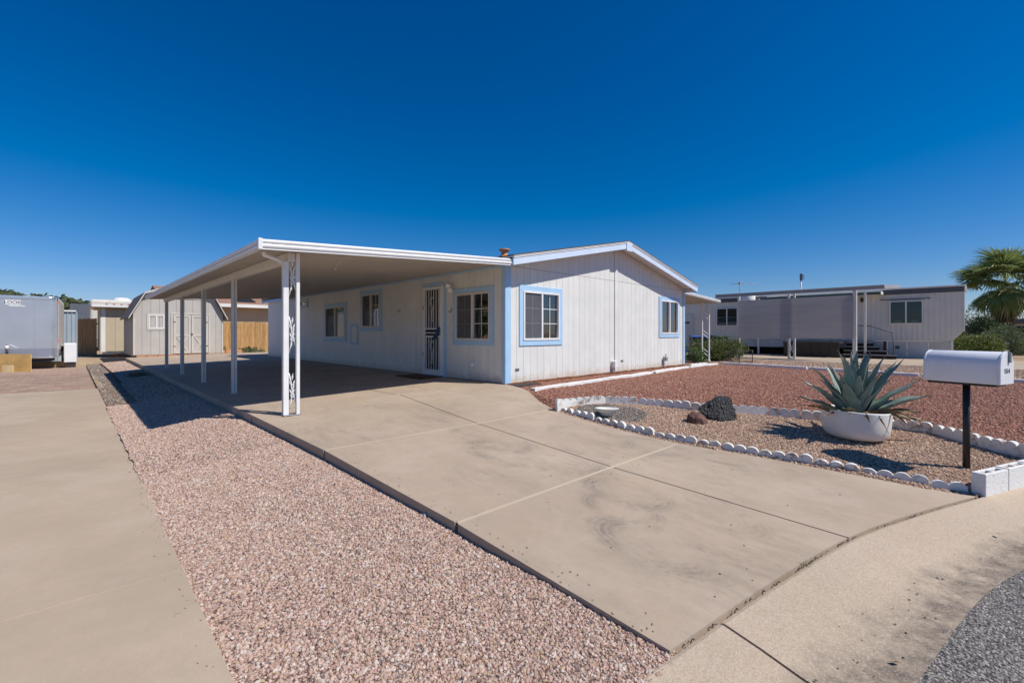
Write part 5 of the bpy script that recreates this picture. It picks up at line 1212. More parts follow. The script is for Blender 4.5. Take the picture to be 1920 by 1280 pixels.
shrub('sage_bush', gp(1897, 24.0, -.17), (1.55, 1.2, 1.45), 11000, .075, 'leaf_grey', 'large grey green bush under the fan palm', seed=8)
shrub('desert_bush', gp(1842, 27.5, -.17), (1.35, 1.2, 2.05), 9000, .085, 'leaf_dark', 'tall dark green bush between the mobile home and the palm', seed=9)
shrub('desert_bush', gp(1858, 33.0, -.17), (1.3, 1.2, 2.2), 7000, .1, 'leaf_grey', 'pale bush standing behind the tall dark bush', seed=10)
for k, (u, d, r_, h, lab) in enumerate(((1826, 60, 2.4, 3.6, 'distant round tree just right of the mobile home'), (1905, 75, 3.5, 3.8, 'distant low tree right of the palm trunk'), (1870, 62, 1.6, 2.9, 'distant small tree left of the palm trunk'))):
    shrub('distant_tree', gp(u, d, -.2), (r_, r_, h), 3500, .2, 'leaf_far' if k != 2 else 'leaf_bright', lab, 'tree', seed=30 + k, group='distant trees')
# fan palm
def frond_mesh(seed, petiole, R_, nseg, droop, mat):
    rn = random.Random(seed); vs, fs, tn = [], [], []
    def addq(a, b, c, d, t): b0 = len(vs); vs.extend([a, b, c, d]); fs.append((b0, b0 + 1, b0 + 2, b0 + 3)); tn.extend([t] * 4)
    pts = [Vector((0, 0, 0)), Vector((petiole * .5, 0, .04)), Vector((petiole, 0, 0))]
    for a, b in zip(pts, pts[1:]):
        for s in (-1, 1): addq(a + Vector((0, 0, .012)), a + Vector((0, s * .03, 0)), b + Vector((0, s * .02, 0)), b + Vector((0, 0, .012)), .9)
    hub = pts[-1]
    for k in range(nseg):
        a = (k / (nseg - 1) - .5) * R(210) + rn.gauss(0, .02); L_ = R_ * (1 - .25 * abs(k / (nseg - 1) - .5) * 2) * rn.uniform(.88, 1.05)
        d = Vector((math.cos(a), math.sin(a), 0)); s_ = Vector((-d.y, d.x, 0)); prev = None; t_ = min(1, max(0, rn.gauss(.5, .22)))
        fold = .35 * abs(math.sin(a))
        rows = []
        for q, tt in enumerate((0, .35, .65, .85, 1.0)):
            p = hub + d * (L_ * tt) + Vector((0, 0, -droop * L_ * tt ** 2.6 * rn.uniform(.8, 1.2) + fold * .3 * L_ * tt * (1 if droop < .5 else .3)))
            w = (.018 + .075 * min(1, tt / .45)) if tt < .6 else .09 * (1 - tt) / .4 * .9 + .004
            rows.append((p - s_ * w * .5, p + Vector((0, 0, .02 if tt < .9 else 0)), p + s_ * w * .5))
        for r0, r1 in zip(rows, rows[1:]):
            addq(r0[0], r0[1], r1[1], r1[0], t_); addq(r0[1], r0[2], r1[2], r1[1], min(1, t_ + .12))
    me = bpy.data.meshes.new('frond'); me.from_pydata([tuple(v) for v in vs], [], fs); a_ = me.attributes.new('tone', 'FLOAT', 'POINT'); a_.data.foreach_set('value', tn); me.materials.append(M[mat]); return me
FM = [frond_mesh(k, 1.25, 1.25, 30, dr_, 'leaf_palm') for k, dr_ in enumerate((.25, .45, .7, .35))]; FD = [frond_mesh(9 + k, .9, 1.1, 22, .5, 'leaf_palm_dry') for k in range(2)]
pb = Vector(gp(1885, 28, -.2)); palm = empty('fan_palm', pb); tag(palm, 'fan palm with stout brown trunk and shaggy green crown', 'palm tree')
def trunk_mat():
    t = NT('palm_trunk'); p = t.pos(); n = t.noise(t.mapv(p, (3, 3, .6)), 5, 6, .7)
    M['palm_trunk'] = t.fin(t.mix(t.mr(n, .35, .65), (.05, .028, .016), (.16, .095, .055)), .95, t.bump(n, 1, .05))
trunk_mat()
tr = MB(); rn = random.Random(3); prof = []
for k in range(24): z = k * .15; prof.append((.43 - .05 * math.sin(k * .2) + (.05 if k % 2 else 0) - (.12 if k > 20 else 0), z))
tr.lathe(prof + [(.001, 3.5)], pb, 18); tr.build('trunk', 'palm_trunk', palm)
top = pb + Vector((0, 0, 4.35)); rn = random.Random(12)
for k in range(56):
    if k < 7: el = rn.uniform(58, 85)
    elif k < 22: el = rn.uniform(22, 55)
    elif k < 36: el = rn.uniform(-12, 20)
    else: el = rn.uniform(-48, -15)
    az = k * 2.39996 + rn.uniform(-.2, .2)
    o = link('frond', FM[k % 4], None, top + Vector((0, 0, rn.uniform(-.3, .15) - (.2 if k >= 36 else 0))), palm); s = rn.uniform(.9, 1.12) * (1.0 if k < 36 else .88)
    o.rotation_euler = (rn.uniform(-.4, .4), -R(el), az); o.rotation_mode = 'XYZ'; o.scale = (s, s, s)
for k in range(22):
    az = k * 2.39996; o = link('dead_frond', FD[k % 2], None, top + Vector((0, 0, -.75 + rn.uniform(-.25, .25))), palm); o.rotation_euler = (rn.uniform(-.3, .3), R(rn.uniform(55, 82)), az); o.scale = (.8, .8, .8)
bx('white_stake', 'roof_white', None, *(lambda p: (p[0] - .05, p[0] + .05, p[1] - .05, p[1] + .05))(gp(1868, 30, 0)), -.2, 1.1); tag(bpy.data.objects['white_stake'], 'white post standing left of the palm trunk', 'post')
fh = empty('far_house', gp(1955, 52, -.2)); tag(fh, 'low tan house far behind the palm', 'house'); p = Vector(gp(1955, 52, 0))
MB().box(p.x, p.x + 8, p.y - 6, p.y + 5.2, -.2, 2.1).build('wall', 'tan_wall', fh); m = MB(); m.prismx([(p.y - 6.6, 2.1), (p.y + 5.8, 2.1), (p.y, 2.9)], p.x - .5, p.x + 8.5); m.build('roof', 'fascia_grey', fh)
bx('window', 'dark_screen', fh, p.x - .03, p.x, p.y + 1, p.y + 3, .9, 1.8)

# ------------------------------------------------------------------ barn shed
BY = 19.9
XB = lambda u, n, z: (u, BY - n, z)
barn = empty('barn_shed', (-2.3, 22, -.1)); tag(barn, 'greige barn shed with gambrel roof and double doors', 'shed')
def gam(x):
    x = min(x, -4.67 - x) if x > -2.335 else x
    return 1.90 + (x + 4.07) / .44 * .89 if x < -3.63 else 2.79 + (x + 3.63) / 1.295 * .46
bh = [(-3.58, -2.90, 1.15, 1.87)]
back = MB(XB); brk = [-4.07, -3.63, -2.335, -1.04, -.60]
for a, b_ in zip(brk, brk[1:]): back.prism([(a, -.03), (b_, -.03), (b_, gam(b_)), (a, gam(a))], -.06, -.015)
bwall = back.build('front_wall', 'siding_back', barn)
u = -4.07
while u < -.61:
    u1 = min(u + .3155, -.60); ks = [u + .004] + [q for q in brk if u < q < u1] + [u1 - .004]
    m = MB(XB); pts = [(u + .004, .0), (u1 - .004, .0)] + [(q, gam(q) - .01) for q in ks[::-1]]; m.prism(pts, -.015, .0); m.build('board', 'barn_wall', bwall); u = u1
sdw = MB(); sdw.box(-4.07, -4.03, BY + .06, 24.7, -.05, 1.90); sdw.box(-.64, -.60, BY + .06, 24.7, -.05, 1.90); sdw.box(-4.0, -.7, 24.66, 24.7, -.05, 1.9); sdw.build('side_wall', 'barn_wall', barn)
def roofpiece(xa, za, xb, zb, mat, name, th=.05, ya=BY - .22, yb=24.9):
    m = MB(); m.prism([(xa, za), (xb, zb), (xb, zb + th), (xa, za + th)], ya, yb); return m.build(name, mat, barn)
roofpiece(-4.22, 1.66, -3.65, 2.80, 'barn_shingle', 'roof'); roofpiece(-3.65, 2.80, -2.335, 3.27, 'barn_shingle', 'roof'); roofpiece(-2.335, 3.27, -1.02, 2.80, 'barn_shingle', 'roof'); roofpiece(-1.02, 2.80, -.45, 1.66, 'barn_shingle', 'roof')
for (a, b_) in (((-4.23, 1.62), (-3.66, 2.77)), ((-3.66, 2.77), (-2.335, 3.24)), ((-2.335, 3.24), (-1.01, 2.77)), ((-1.01, 2.77), (-.44, 1.62))):
    m = MB(); m.prism([a, b_, (b_[0], b_[1] + .09), (a[0], a[1] + .09)], BY - .245, BY - .221); m.build('fascia', 'barn_trim', barn)
bx('band', 'barn_trim', barn, -3.75, -.92, .002, .025, 2.60, 2.68, .003, XB)
wb = window(barn, XB, -3.52, -2.95, 1.20, 1.82, .07, None, trim_mat='barn_trim', frame_mat='white_paint', inside=None, deep=None, frame_n=.03)
for (a, b_) in ((-3.45, -3.33), (-3.17, -3.05)):
    cu = MB(XB); n = 12; cu.add([(a + (b_ - a) * q / n, -.026 + .003 * math.sin(q * 2), 1.22) for q in range(n + 1)] + [(a + (b_ - a) * q / n, -.026 + .003 * math.sin(q * 2 + .5), 1.68) for q in range(n + 1)], [(q, q + 1, n + 2 + q, n + 1 + q) for q in range(n)]); cu.build('curtain', 'curtain_white', wb, recalc=False)
for (a, b_) in ((-2.62, -1.93), (-1.92, -1.23)):
    d_ = bx('door', 'barn_wall', barn, a + .006, b_ - .006, .002, .022, .02, 1.86, .002, XB)
    for (p0, p1, z0, z1) in ((a + .008, a + .10, .03, 1.85), (b_ - .10, b_ - .008, .03, 1.85), (a + .10, b_ - .10, 1.76, 1.85), (a + .10, b_ - .10, .03, .12), (a + .10, b_ - .10, .84, .93)): bx('batten', 'barn_trim', d_, p0, p1, .022, .045, z0, z1, .002, XB)
    m = MB(XB); m.prism([(a + .10, .84), (a + .17, .84), (b_ - .10, .12), (b_ - .17, .12)], .022, .043); m.build('brace', 'barn_trim', d_)
    m = MB(XB); m.prism([(a + .10, .12), (a + .17, .12), (b_ - .10, .84), (b_ - .17, .84)], .022, .041); m.build('brace', 'barn_trim', d_)
    for z in (.35, 1.5): bx('hinge', 'dark', d_, (a + .01) if a < -2 else (b_ - .09), (a + .09) if a < -2 else (b_ - .01), .046, .052, z, z + .035, 0, XB)
bx('door_handle', 'rust', barn, -1.93, -1.86, .046, .075, .90, .98, .004, XB)
for a in (-2.70, -1.22): bx('door_casing', 'barn_trim', barn, a, a + .07, .002, .028, .0, 1.94, .002, XB)
bx('door_casing', 'barn_trim', barn, -2.63, -1.222, .002, .028, 1.88, 1.94, .002, XB)
for a in (-4.068, -.67): bx('corner_board', 'barn_trim', barn, a, a + .068, .001, .024, .0, 1.66, .002, XB)
for k in range(9): x = -3.95 + k * .38; bx('pier_block', 'orange_block', barn, x, x + .36, BY - .06, BY + .15, -.105, -.018, .006)
# tan shed behind
TY = 27.4; ts = empty('tan_shed', (-3.5, 29, -.35)); tag(ts, 'tan panelled shed with flat overhanging roof behind the barn shed', 'shed')
XT = lambda u, n, z: (u, TY - n, z)
for k in range(7): a = -4.66 + k * .40; bx('panel', 'tan_wall', ts, a + .004, a + .396, .0, .02, -.02, 2.36, .002, XT)
bx('corner_board', 'roof_white', ts, -4.86, -4.665, .0, .028, -.06, 2.36, .003, XT); bx('side_wall', 'tan_wall', ts, -4.9, -4.865, -3.2, .02, -.02, 2.36, 0, XT); bx('rear_wall', 'tan_wall', ts, -4.85, -1.9, -3.2, -.02, -.02, 2.36, 0, XT)
bx('base_sill', 'fascia_grey', ts, -4.8, -1.9, -.02, .01, -.17, -.025, 0, XT); bx('roof', 'roof_white', ts, -5.25, -1.6, -3.4, .45, 2.42, 2.55, .01, XT); bx('soffit', 'tan_wall', ts, -5.1, -1.7, -3.3, .3, 2.37, 2.418, 0, XT)
for x in (-4.3, -3.3, -2.3): bx('pier', 'orange_block', ts, x, x + .3, -.5, -.2, -.37, -.175, 0, XT)
# motorhome behind the shed
rvp = Vector(gp(215, 36, -.37)); rv = empty('motorhome', rvp); tag(rv, 'beige motorhome showing above the tan shed roof', 'motorhome')
m = MB(); m.box(rvp.x - 1.45, rvp.x + 3.4, rvp.y, rvp.y + 8, .4, 3.62); ob = m.build('body', 'rv_shell', rv); bv = ob.modifiers.new('bevel', 'BEVEL'); bv.width = .18; bv.segments = 4
for x in (-.55, -.1, .35, .8): bx('marker_lamp', 'red_lens', rv, rvp.x + x, rvp.x + x + .14, rvp.y - .03, rvp.y + .01, 3.24, 3.31, .01)
m = MB(); m.lathe([(.6, 0), (.58, .12), (.4, .24), (.001, .28)], (rvp.x + .5, rvp.y + 1.2, 3.62), 18); m.build('roof_dome', 'white_paint', rv)
for y in (1.2, 6): m = MB(); m.tube([(rvp.x - 1.4, rvp.y + y, .0), (rvp.x - 1.15, rvp.y + y, .0)], .38, 18); m.build('wheel', 'rubber', rv)
# dark roofed house
hp = Vector(gp(165, 52, -.37)); dh_ = empty('grey_house', hp); tag(dh_, 'grey house with dark roof beyond the plank fence', 'house')
MB().box(hp.x - 1.0, hp.x + 9, hp.y, hp.y + 8, -.37, 2.5).build('wall', 'grey_metal', dh_)
m = MB(); m.prismx([(hp.y - .6, 2.62), (hp.y + 4, 4.5), (hp.y + 8.6, 2.62), (hp.y + 8.6, 2.45), (hp.y - .6, 2.45)], hp.x - 1.5, hp.x + 9.5); m.build('roof', 'fascia_grey', dh_)
for k in range(2): bx('window', 'dark_screen', dh_, hp.x + .6 + k * 2, hp.x + 1.7 + k * 2, hp.y - .04, hp.y, 1.0, 2.0)
# plank fences
def wood_mat():
    t = NT('plank'); p = t.pos(); n = t.noise(t.mapv(p, (9, 9, .7)), 2.2, 6, .7)
    col = t.mix(t.mr(n, .3, .7), (.20, .10, .035), (.46, .27, .10)); col = t.mix(1.0, col, t.ramp(t.rnd(), [(0, (.75, .75, .75)), (1, (1.15, 1.1, 1.0))]), 'MULTIPLY')
    M['plank'] = t.fin(col, .85, t.bump(n, .4, .01))
    t = NT('plank_dark'); p = t.pos(); n = t.noise(t.mapv(p, (9, 9, .7)), 2.2, 6, .7)
    M['plank_dark'] = t.fin(t.mix(t.mr(n, .3, .7), (.17, .09, .035), (.42, .25, .11)), .85, t.bump(n, .4, .01))
    t = NT('pale_plank'); p = t.pos(); n = t.noise(t.mapv(p, (8, 8, .7)), 2.2, 6, .7); f = t.noise(t.mapv(p, (30, 30, 2)), 2, 4)
    col = t.mix(t.mr(n, .3, .7), (.34, .17, .055), (.60, .38, .17)); col = t.mix(t.mr(f, .5, .8, 0, .5), col, (.20, .10, .04)); col = t.mix(1.0, col, t.ramp(t.rnd(), [(0, (.8, .78, .75)), (1, (1.12, 1.1, 1.05))]), 'MULTIPLY')
    M['pale_plank'] = t.fin(col, .85, t.bump(n, .4, .01))
wood_mat()
def plank_fence(a, b_, z0, z1, w, mat, lab, seed):
    rn = random.Random(seed); a, b_ = Vector((*a, 0)), Vector((*b_, 0)); d = (b_ - a).normalized(); s = Vector((-d.y, d.x, 0)); r_ = empty('plank_fence', ((a + b_) / 2).to_tuple()[:2] + (z0,)); tag(r_, lab, 'fence')
    n = int((b_ - a).length / w)
    for k in range(n):
        p = a + d * (k * w); q_ = p + d * (w - .008); j = rn.uniform(-.006, .006); zt = z1 + rn.uniform(-.025, .02)
        m = MB(); ps = [p + s * (j - .009), q_ + s * (j - .009), q_ + s * (j + .009), p + s * (j + .009)]
        m.add([(v.x, v.y, z0 + rn.uniform(0, .03)) for v in ps] + [(v.x, v.y, zt) for v in ps], [(0, 1, 2, 3), (4, 5, 6, 7), (0, 1, 5, 4), (1, 2, 6, 5), (2, 3, 7, 6), (3, 0, 4, 7)]); m.build('plank', mat, r_)
    for z in (z0 + .3, z1 - .35):
        m = MB(); ps = [a + s * .015, b_ + s * .015, b_ + s * .05, a + s * .05]; m.add([(v.x, v.y, z) for v in ps] + [(v.x, v.y, z + .09) for v in ps], [(0, 1, 2, 3), (4, 5, 6, 7), (0, 1, 5, 4), (1, 2, 6, 5), (2, 3, 7, 6), (3, 0, 4, 7)]); m.build('rail', mat, r_)
fa_, fb_ = gp(149, 27.2, 0), gp(184, 26.6, 0); plank_fence(fa_[:2], fb_[:2], -.36, 1.85, .15, 'plank_dark', 'weathered brown plank gate between the metal shed and the tan shed', 5)
fa_, fb_ = gp(137, 28.5, 0), gp(150, 27.3, 0); plank_fence(fa_[:2], fb_[:2], -.36, 1.85, .15, 'plank_dark', 'narrow shaded plank fence panel beside the metal shed', 6)
plank_fence((-.45, 23.4), (4.6, 23.4), -.36, 1.62, .145, 'pale_plank', 'golden plank fence behind the carport', 7)
for (x, y, z) in ((-.32, 21.6, .0), (-.1, 21.5, .0), (.12, 21.6, .0)): pass
pk_ = [(-.45, 21.2), (-.05, 21.15), (.35, 21.25)]
for k, (x, y) in enumerate(pk_):
    o = rock_object('border_stone', [Vector(v) for v in ((-.2, -.12, -.1), (.2, -.12, -.1), (.2, .14, -.1), (-.2, .14, -.1), (-.18, -.1, .14), (.17, -.11, .15), (.18, .1, .13), (-.16, .12, .15))], 'orange_block', 20 + k, .012, 2, (x, y, -.05)); tag(o, ('tan border stone right beside the barn shed', 'tan border stone in the middle of the row by the barn', 'tan border stone farthest from the barn shed')[k], 'stone', 'border stones by the barn')
shrub('low_plant', (1.15, 22.3, -.30), (.45, .35, .45), 1100, .09, 'leaf_grey', 'low green plant before the golden plank fence', 'plant', seed=15, stem=False); shrub('low_plant', (-.25, 21.9, -.2), (.25, .25, .45), 600, .07, 'leaf_olive', 'small green plant between barn shed and plank fence', 'plant', seed=16, stem=False)
# stucco house with tile roof
th = empty('tan_house', (2, 34, -.37)); tag(th, 'tan stucco house with brown tiled roof behind the plank fence', 'house')
MB().box(-1.2, 14, 30.5, 41, -.37, 2.85).build('wall', 'stucco', th)
m = MB(); m.prismx([(29.8, 2.9), (29.8, 3.02), (36, 4.50), (42, 3.02), (42, 2.9)], -1.75, 14.7); rf_ = m.build('roof', 'tile_roof', th)
bx('eave_fascia', 'roof_white', th, -1.75, 14.7, 29.74, 29.79, 2.80, 3.03); bx('vent_stack', 'terracotta', th, .9, 1.15, 33.5, 33.75, 4.0, 4.7)
sp = MB(); sp.prismx([(30.6, 3.24), (32.2, 3.62), (32.2, 3.67), (30.6, 3.29)], 2.6, 3.7); sp.build('solar_panel', 'dark', rf_); bx('flood_lamp', 'fascia_grey', th, .6, .8, 29.6, 29.73, 2.65, 2.8)
# blue grey metal shed
msp = Vector(gp(140, 21.5, -.37)); ms = empty('metal_shed', msp); tag(ms, 'small blue grey ribbed metal shed beside the cargo trailer', 'shed')
simple('blue_steel', (.32, .38, .44), .5, .06, 2, .05, 30)
m = MB(); x = -1.6; prof = []
while x < 0: prof += [(x, 0), (x + .08, 0), (x + .1, .03), (x + .13, .03), (x + .15, 0)]; x += .155
n = len(prof); m.add([(msp.x + a, msp.y - b_, -.37) for a, b_ in prof] + [(msp.x + a, msp.y - b_, 2.0) for a, b_ in prof], [(i, i + 1, n + i + 1, n + i) for i in range(n - 1)]); m.build('front_wall', 'blue_steel', ms, recalc=False)
MB().box(msp.x - 1.6, msp.x - .02, msp.y + .02, msp.y + 1.4, -.37, 1.99).build('side_wall', 'blue_steel', ms); MB().box(msp.x - 1.65, msp.x + .05, msp.y - .08, msp.y + 1.5, 2.0, 2.07).build('roof', 'white_paint', ms, .005)
# cargo trailer
simple('trailer_skin', (.50, .53, .57), .32, .07, .9, .02, 6, metal=.5, dirt=.05); simple('bright_alu', (.75, .76, .78), .22, .05, 5, .05, 40, metal=.9)
def diamond():
    t = NT('diamond_plate'); p = t.pos(); v = t.vor(t.mapv(p, (1, 1, 1), (0, R(45), 0)), 22, rnd=0.0); M['diamond_plate'] = t.fin((.62, .64, .67), .28, t.bump(v, .8, .01), .85)
diamond()
tl = empty('cargo_trailer', (0, 0, 0)); tag(tl, 'grey enclosed cargo trailer with bright metal edges', 'trailer')
TW, TH_, TL_ = 2.06, 2.26, 5.0
def rr(w, l, r, n=6):
    pts = [(w / 2, l), (-w / 2, l)]
    for (cx, cy, a0) in ((-w / 2 + r, r, math.pi), (w / 2 - r, r, 1.5 * math.pi)):
        for q in range(n + 1): a = a0 + (math.pi / 2) * q / n; pts.append((cx + r * math.cos(a), cy + r * math.sin(a)))
    return pts
m = MB(); m.prismz(rr(TW, TL_, .22), .37, TH_ - .10); bo = m.build('body', 'trailer_skin', tl)
m = MB(); m.prismz(rr(TW + .02, TL_ + .01, .23), TH_ - .099, TH_ + .03); m.build('roof_trim', 'bright_alu', tl, .02)
m = MB(); m.prismz(rr(TW + .012, TL_ + .006, .226), .02, .369); m.build('stone_guard', 'diamond_plate', tl)
bx('floor_rail', 'bright_alu', tl, -.55, .92, -.03, .02, .0, .06, .01); bx('frame_beam', 'black_metal', tl, -.9, .95, .1, .2, -.10, .0); bx('side_panel', 'barn_trim', tl, TW / 2 + .001, TW / 2 + .012, .35, TL_ - .05, .30, TH_ - .12)
for z in (TH_ - .22, .62): bx('marker_lamp', 'orange_lens', tl, TW / 2 - .02, TW / 2 + .025, .20, .28, z, z + .06, .006)
m = MB()
for z in range(14): m.tube([(.44, -.001, .45 + z * .13), (.44, -.012, .45 + z * .13)], .012, 6)
o_ = m.build('seam_rivets', 'bright_alu', tl); o_['kind'] = 'stuff'
bx('seam_strip', 'trailer_skin', tl, .42, .46, -.006, -.001, .38, TH_ - .11); stx = bx('logo_plate', 'white_paint', tl, -.30, .09, -.006, -.001, TH_ - .31, TH_ - .14)
text_mesh('logo_text', 'LOOK', .155, 'dark', stx, (-.105, -.009, TH_ - .225), (1, 0, 0), (0, 0, 1), .001, .95); bx('logo_band', 'curtain_white', stx, -.20, .19, -.006, -.001, TH_ - .37, TH_ - .32)
jk = MB(); jk.tube([(-.22, -.35, -.25), (-.22, -.35, .52)], .035, 8); jk.build('tongue_jack', 'black_metal', tl); jk = MB(); jk.tube([(-.22, -.35, .36), (-.22, -.35, .50)], .05, 10); jk.tube([(-.22, -.35, .50), (-.12, -.38, .52), (.05, -.40, .40)], .012, 6); jk.build('jack_collar', 'white_paint', tl)
jk = MB(); jk.tube([(-.22, -.5, .08), (.3, .1, .08)], .03, 6); jk.build('tongue', 'black_metal', tl); jk = MB(); jk.tube([(-.22, -.5, .08), (-.4, .1, .08)], .03, 6); jk.build('tongue', 'black_metal', tl)
fw_ = MB(); fw_.tube([(TW / 2 + .02, 2.6, .02), (TW / 2 + .22, 2.6, .02)], .36, 20); fw_.build('wheel', 'rubber', tl); bx('fender', 'bright_alu', tl, TW / 2 + .01, TW / 2 + .25, 2.1, 3.1, .40, .46, .02)
tl.location = (-7.44, 17.7, .06); tl.rotation_euler = (0, 0, R(-1.4))
wb_ = at(129, 680, 17.9); o_ = empty('white_cabinet', (wb_.x, wb_.y, -.37)); tag(o_, 'small white metal cabinet on a dark stand beside the trailer', 'cabinet')
m = MB(); m.box(wb_.x - .14, wb_.x + .22, wb_.y - .25, wb_.y + .25, -.16, .60); cb_ = m.build('cabinet_body', 'white_metal', o_); bv = cb_.modifiers.new('bevel', 'BEVEL'); bv.width = .03; bv.segments = 3
bx('stand', 'dark_wood', o_, wb_.x - .08, wb_.x + .2, wb_.y - .2, wb_.y + .2, -.37, -.165)
# plywood leaning in front of the trailer, timber under it
a_, b_ = at(-12, 698, 15.6), at(58, 698, 15.6); a_.z = b_.z = -.36
m = MB(); up = Vector((0, 0, .63)) + (FW - RT * 1.09) * .10; th_ = FW * .02; m.add([tuple(a_), tuple(b_), tuple(b_ + up), tuple(a_ + up), tuple(a_ + th_), tuple(b_ + th_), tuple(b_ + up + th_), tuple(a_ + up + th_)], [(0, 1, 2, 3), (4, 5, 6, 7), (0, 1, 5, 4), (1, 2, 6, 5), (2, 3, 7, 6), (3, 0, 4, 7)]); tag(m.build('plywood_sheet', 'plywood', None), 'yellow plywood sheet leaning before the cargo trailer', 'plywood')
a_, b_ = at(4, 699, 15.3), at(24, 699, 15.3); a_.z = b_.z = -.36; up = Vector((0, 0, .26)) + (FW - RT * 1.1) * .10
m = MB(); m.add([tuple(a_), tuple(b_), tuple(b_ + up), tuple(a_ + up), tuple(a_ + th_), tuple(b_ + th_), tuple(b_ + up + th_), tuple(a_ + up + th_)], [(0, 1, 2, 3), (4, 5, 6, 7), (0, 1, 5, 4), (1, 2, 6, 5), (2, 3, 7, 6), (3, 0, 4, 7)]); tag(m.build('plywood_offcut', 'cardboard', None), 'small pale plywood offcut leaning on the larger sheet', 'plywood')
a_, b_ = at(55, 688, 17.6), at(124, 685, 17.9); m = MB(); m.add([(a_.x, a_.y, -.36), (b_.x, b_.y, -.36), (b_.x, b_.y + .2, -.36), (a_.x, a_.y + .2, -.36), (a_.x, a_.y, -.14), (b_.x, b_.y, -.12), (b_.x, b_.y + .2, -.12), (a_.x, a_.y + .2, -.14)], [(0, 1, 2, 3), (4, 5, 6, 7), (0, 1, 5, 4), (1, 2, 6, 5), (2, 3, 7, 6), (3, 0, 4, 7)]); tag(m.build('timber_baulk', 'sand', None, .015), 'tan timber baulk lying under the front of the trailer', 'timber')
# paver pad
pv = sheet('paver_pad', [(-5.62, 8.32), (-13, 8.5), (-13, 18.2), (-5.62, 18.2)], -.362, 20, 'slab_ground'); tag(pv, kind='structure')
simple('paver', (.40, .27, .20), .85, .10, 6, .2, 60, rnd=.30)
bw_, bd_ = .29, .145; me_cache = {}
def pmesh(w, d):
    if (w, d) not in me_cache:
        m = MB(); g_ = .006; m.add([(g_, g_, 0), (w - g_, g_, 0), (w - g_, d - g_, 0), (g_, d - g_, 0), (g_, g_, .022), (w - g_, g_, .022), (w - g_, d - g_, .022), (g_, d - g_, .022)], [(0, 3, 2, 1), (4, 5, 6, 7), (0, 1, 5, 4), (1, 2, 6, 5), (2, 3, 7, 6), (3, 0, 4, 7)]); me = bpy.data.meshes.new('paver'); me.from_pydata(m.v, [], m.f); me.materials.append(M['paver']); me_cache[(w, d)] = me
    return me_cache[(w, d)]
cells = []; y = 8.40
while y < 18.1:
    row = int(round(y / bd_)); x = -5.62 - .30
    cells.append((x, y, .29, bd_))
    x -= bw_ * (1 if row % 2 else .5)
    while x > -9.6: cells.append((x, y, bw_, bd_)); x -= bw_
    y += bd_
vis = []
for c in cells:
    d = Vector((c[0] + .15, c[1])) - CAM.xy; f_ = d.dot(FW.xy); l_ = d.dot(RT.xy); u_ = 960 + 847 * l_ / f_
    vis.append((f_ if -15 < u_ < 185 else 1e3 + f_, c))
vis.sort(key=lambda t: t[0])
for k, (f_, (x, y, w, d)) in enumerate(vis[:300]):
    o = link('paver', pmesh(w, d), None, (x, y, -.358 + random.uniform(-.002, .002)), pv)
rest = MB()
for f_, (x, y, w, d) in vis[300:]: rest.box(x + .006, x + w - .006, y + .006, y + d - .006, -.358, -.336 + random.uniform(-.002, .002))
ro = rest.build('paver_rest', 'paver', pv); ro['kind'] = 'stuff'
sheet('joint_filler', [(-5.61, 8.302), (-5.61, 8.38), (-12.5, 8.56), (-12.5, 8.482)], -.338, 3, 'joint_sand', nd)
kb = MB(); kb.box(-5.60, -5.48, 8.4, 19, -.36, -.325); tag(kb.build('drive_kerb', 'sand', None, .01), 'narrow tan concrete kerb beside the paver pad', 'kerb')
# ------------------------------------------------------------------ hill behind on the left
def hill_z(x, y):
    d = Vector((x, y)) - Vector((-6, -6)); ang = math.atan2(d.x, d.y); r_ = d.length
    rise = max(0, min(1, (r_ - 120) / 110)); s = max(0, min(1, (.42 - ang) / .62)); return -1 + rise * (3.5 + 15.5 * s) + rise * 1.8 * mnoise.fractal(Vector((x * .02, y * .02, 0)), 1, 2, 4)
hv, hf = [], []; na, nr = 48, 16
for i in range(na + 1):
    ang = -1.25 + 1.75 * i / na
    for j in range(nr + 1): r_ = 115 + 190 * j / nr; x = -6 + r_ * math.sin(ang); y = -6 + r_ * math.cos(ang); hv.append((x, y, hill_z(x, y)))
for i in range(na):
    for j in range(nr): a = i * (nr + 1) + j; hf.append((a, a + 1, a + nr + 2, a + nr + 1))
simple('hill_dirt', (.30, .20, .125), .95, .25, .08, .3, 2)
hm = MB(); hm.v = hv; hm.f = [list(f) for f in hf]; hm.smooth = [True] * len(hf); hl = hm.build('hill', 'hill_dirt', None, recalc=False); tag(hl, kind='structure')
rn = random.Random(77); vs, fs, tn = [], [], []
for k in range(2600):
    ang = rn.uniform(-1.2, .35); r_ = rn.uniform(125, 245); x = -6 + r_ * math.sin(ang); y = -6 + r_ * math.cos(ang); z = hill_z(x, y); s = rn.uniform(.7, 2.2)
    t_ = rn.random()
    for q in range(9):
        d = Vector((rn.gauss(0, .6), rn.gauss(0, .6), abs(rn.gauss(.35, .3)))) * s; ax = Vector((rn.gauss(0, 1), rn.gauss(0, 1), rn.gauss(0, 1))).normalized(); sd_ = ax.orthogonal().normalized(); c = Vector((x, y, z)) + d; l_ = s * .45; b0 = len(vs)
        vs += [tuple(c - ax * l_), tuple(c + sd_ * l_), tuple(c + ax * l_), tuple(c - sd_ * l_)]; fs.append([b0, b0 + 1, b0 + 2, b0 + 3]); tn += [min(1, max(0, t_ + rn.gauss(0, .2)))] * 4
hm = MB(); hm.v = vs; hm.f = fs; hm.smooth = [False] * len(fs); hs = hm.build('hill_scrub', 'leaf_far', None, recalc=False); a_ = hs.data.attributes.new('tone', 'FLOAT', 'POINT'); a_.data.foreach_set('value', tn); tag(hs, 'sparse green scrub covering the hillside on the left', 'scrub', kind='stuff')
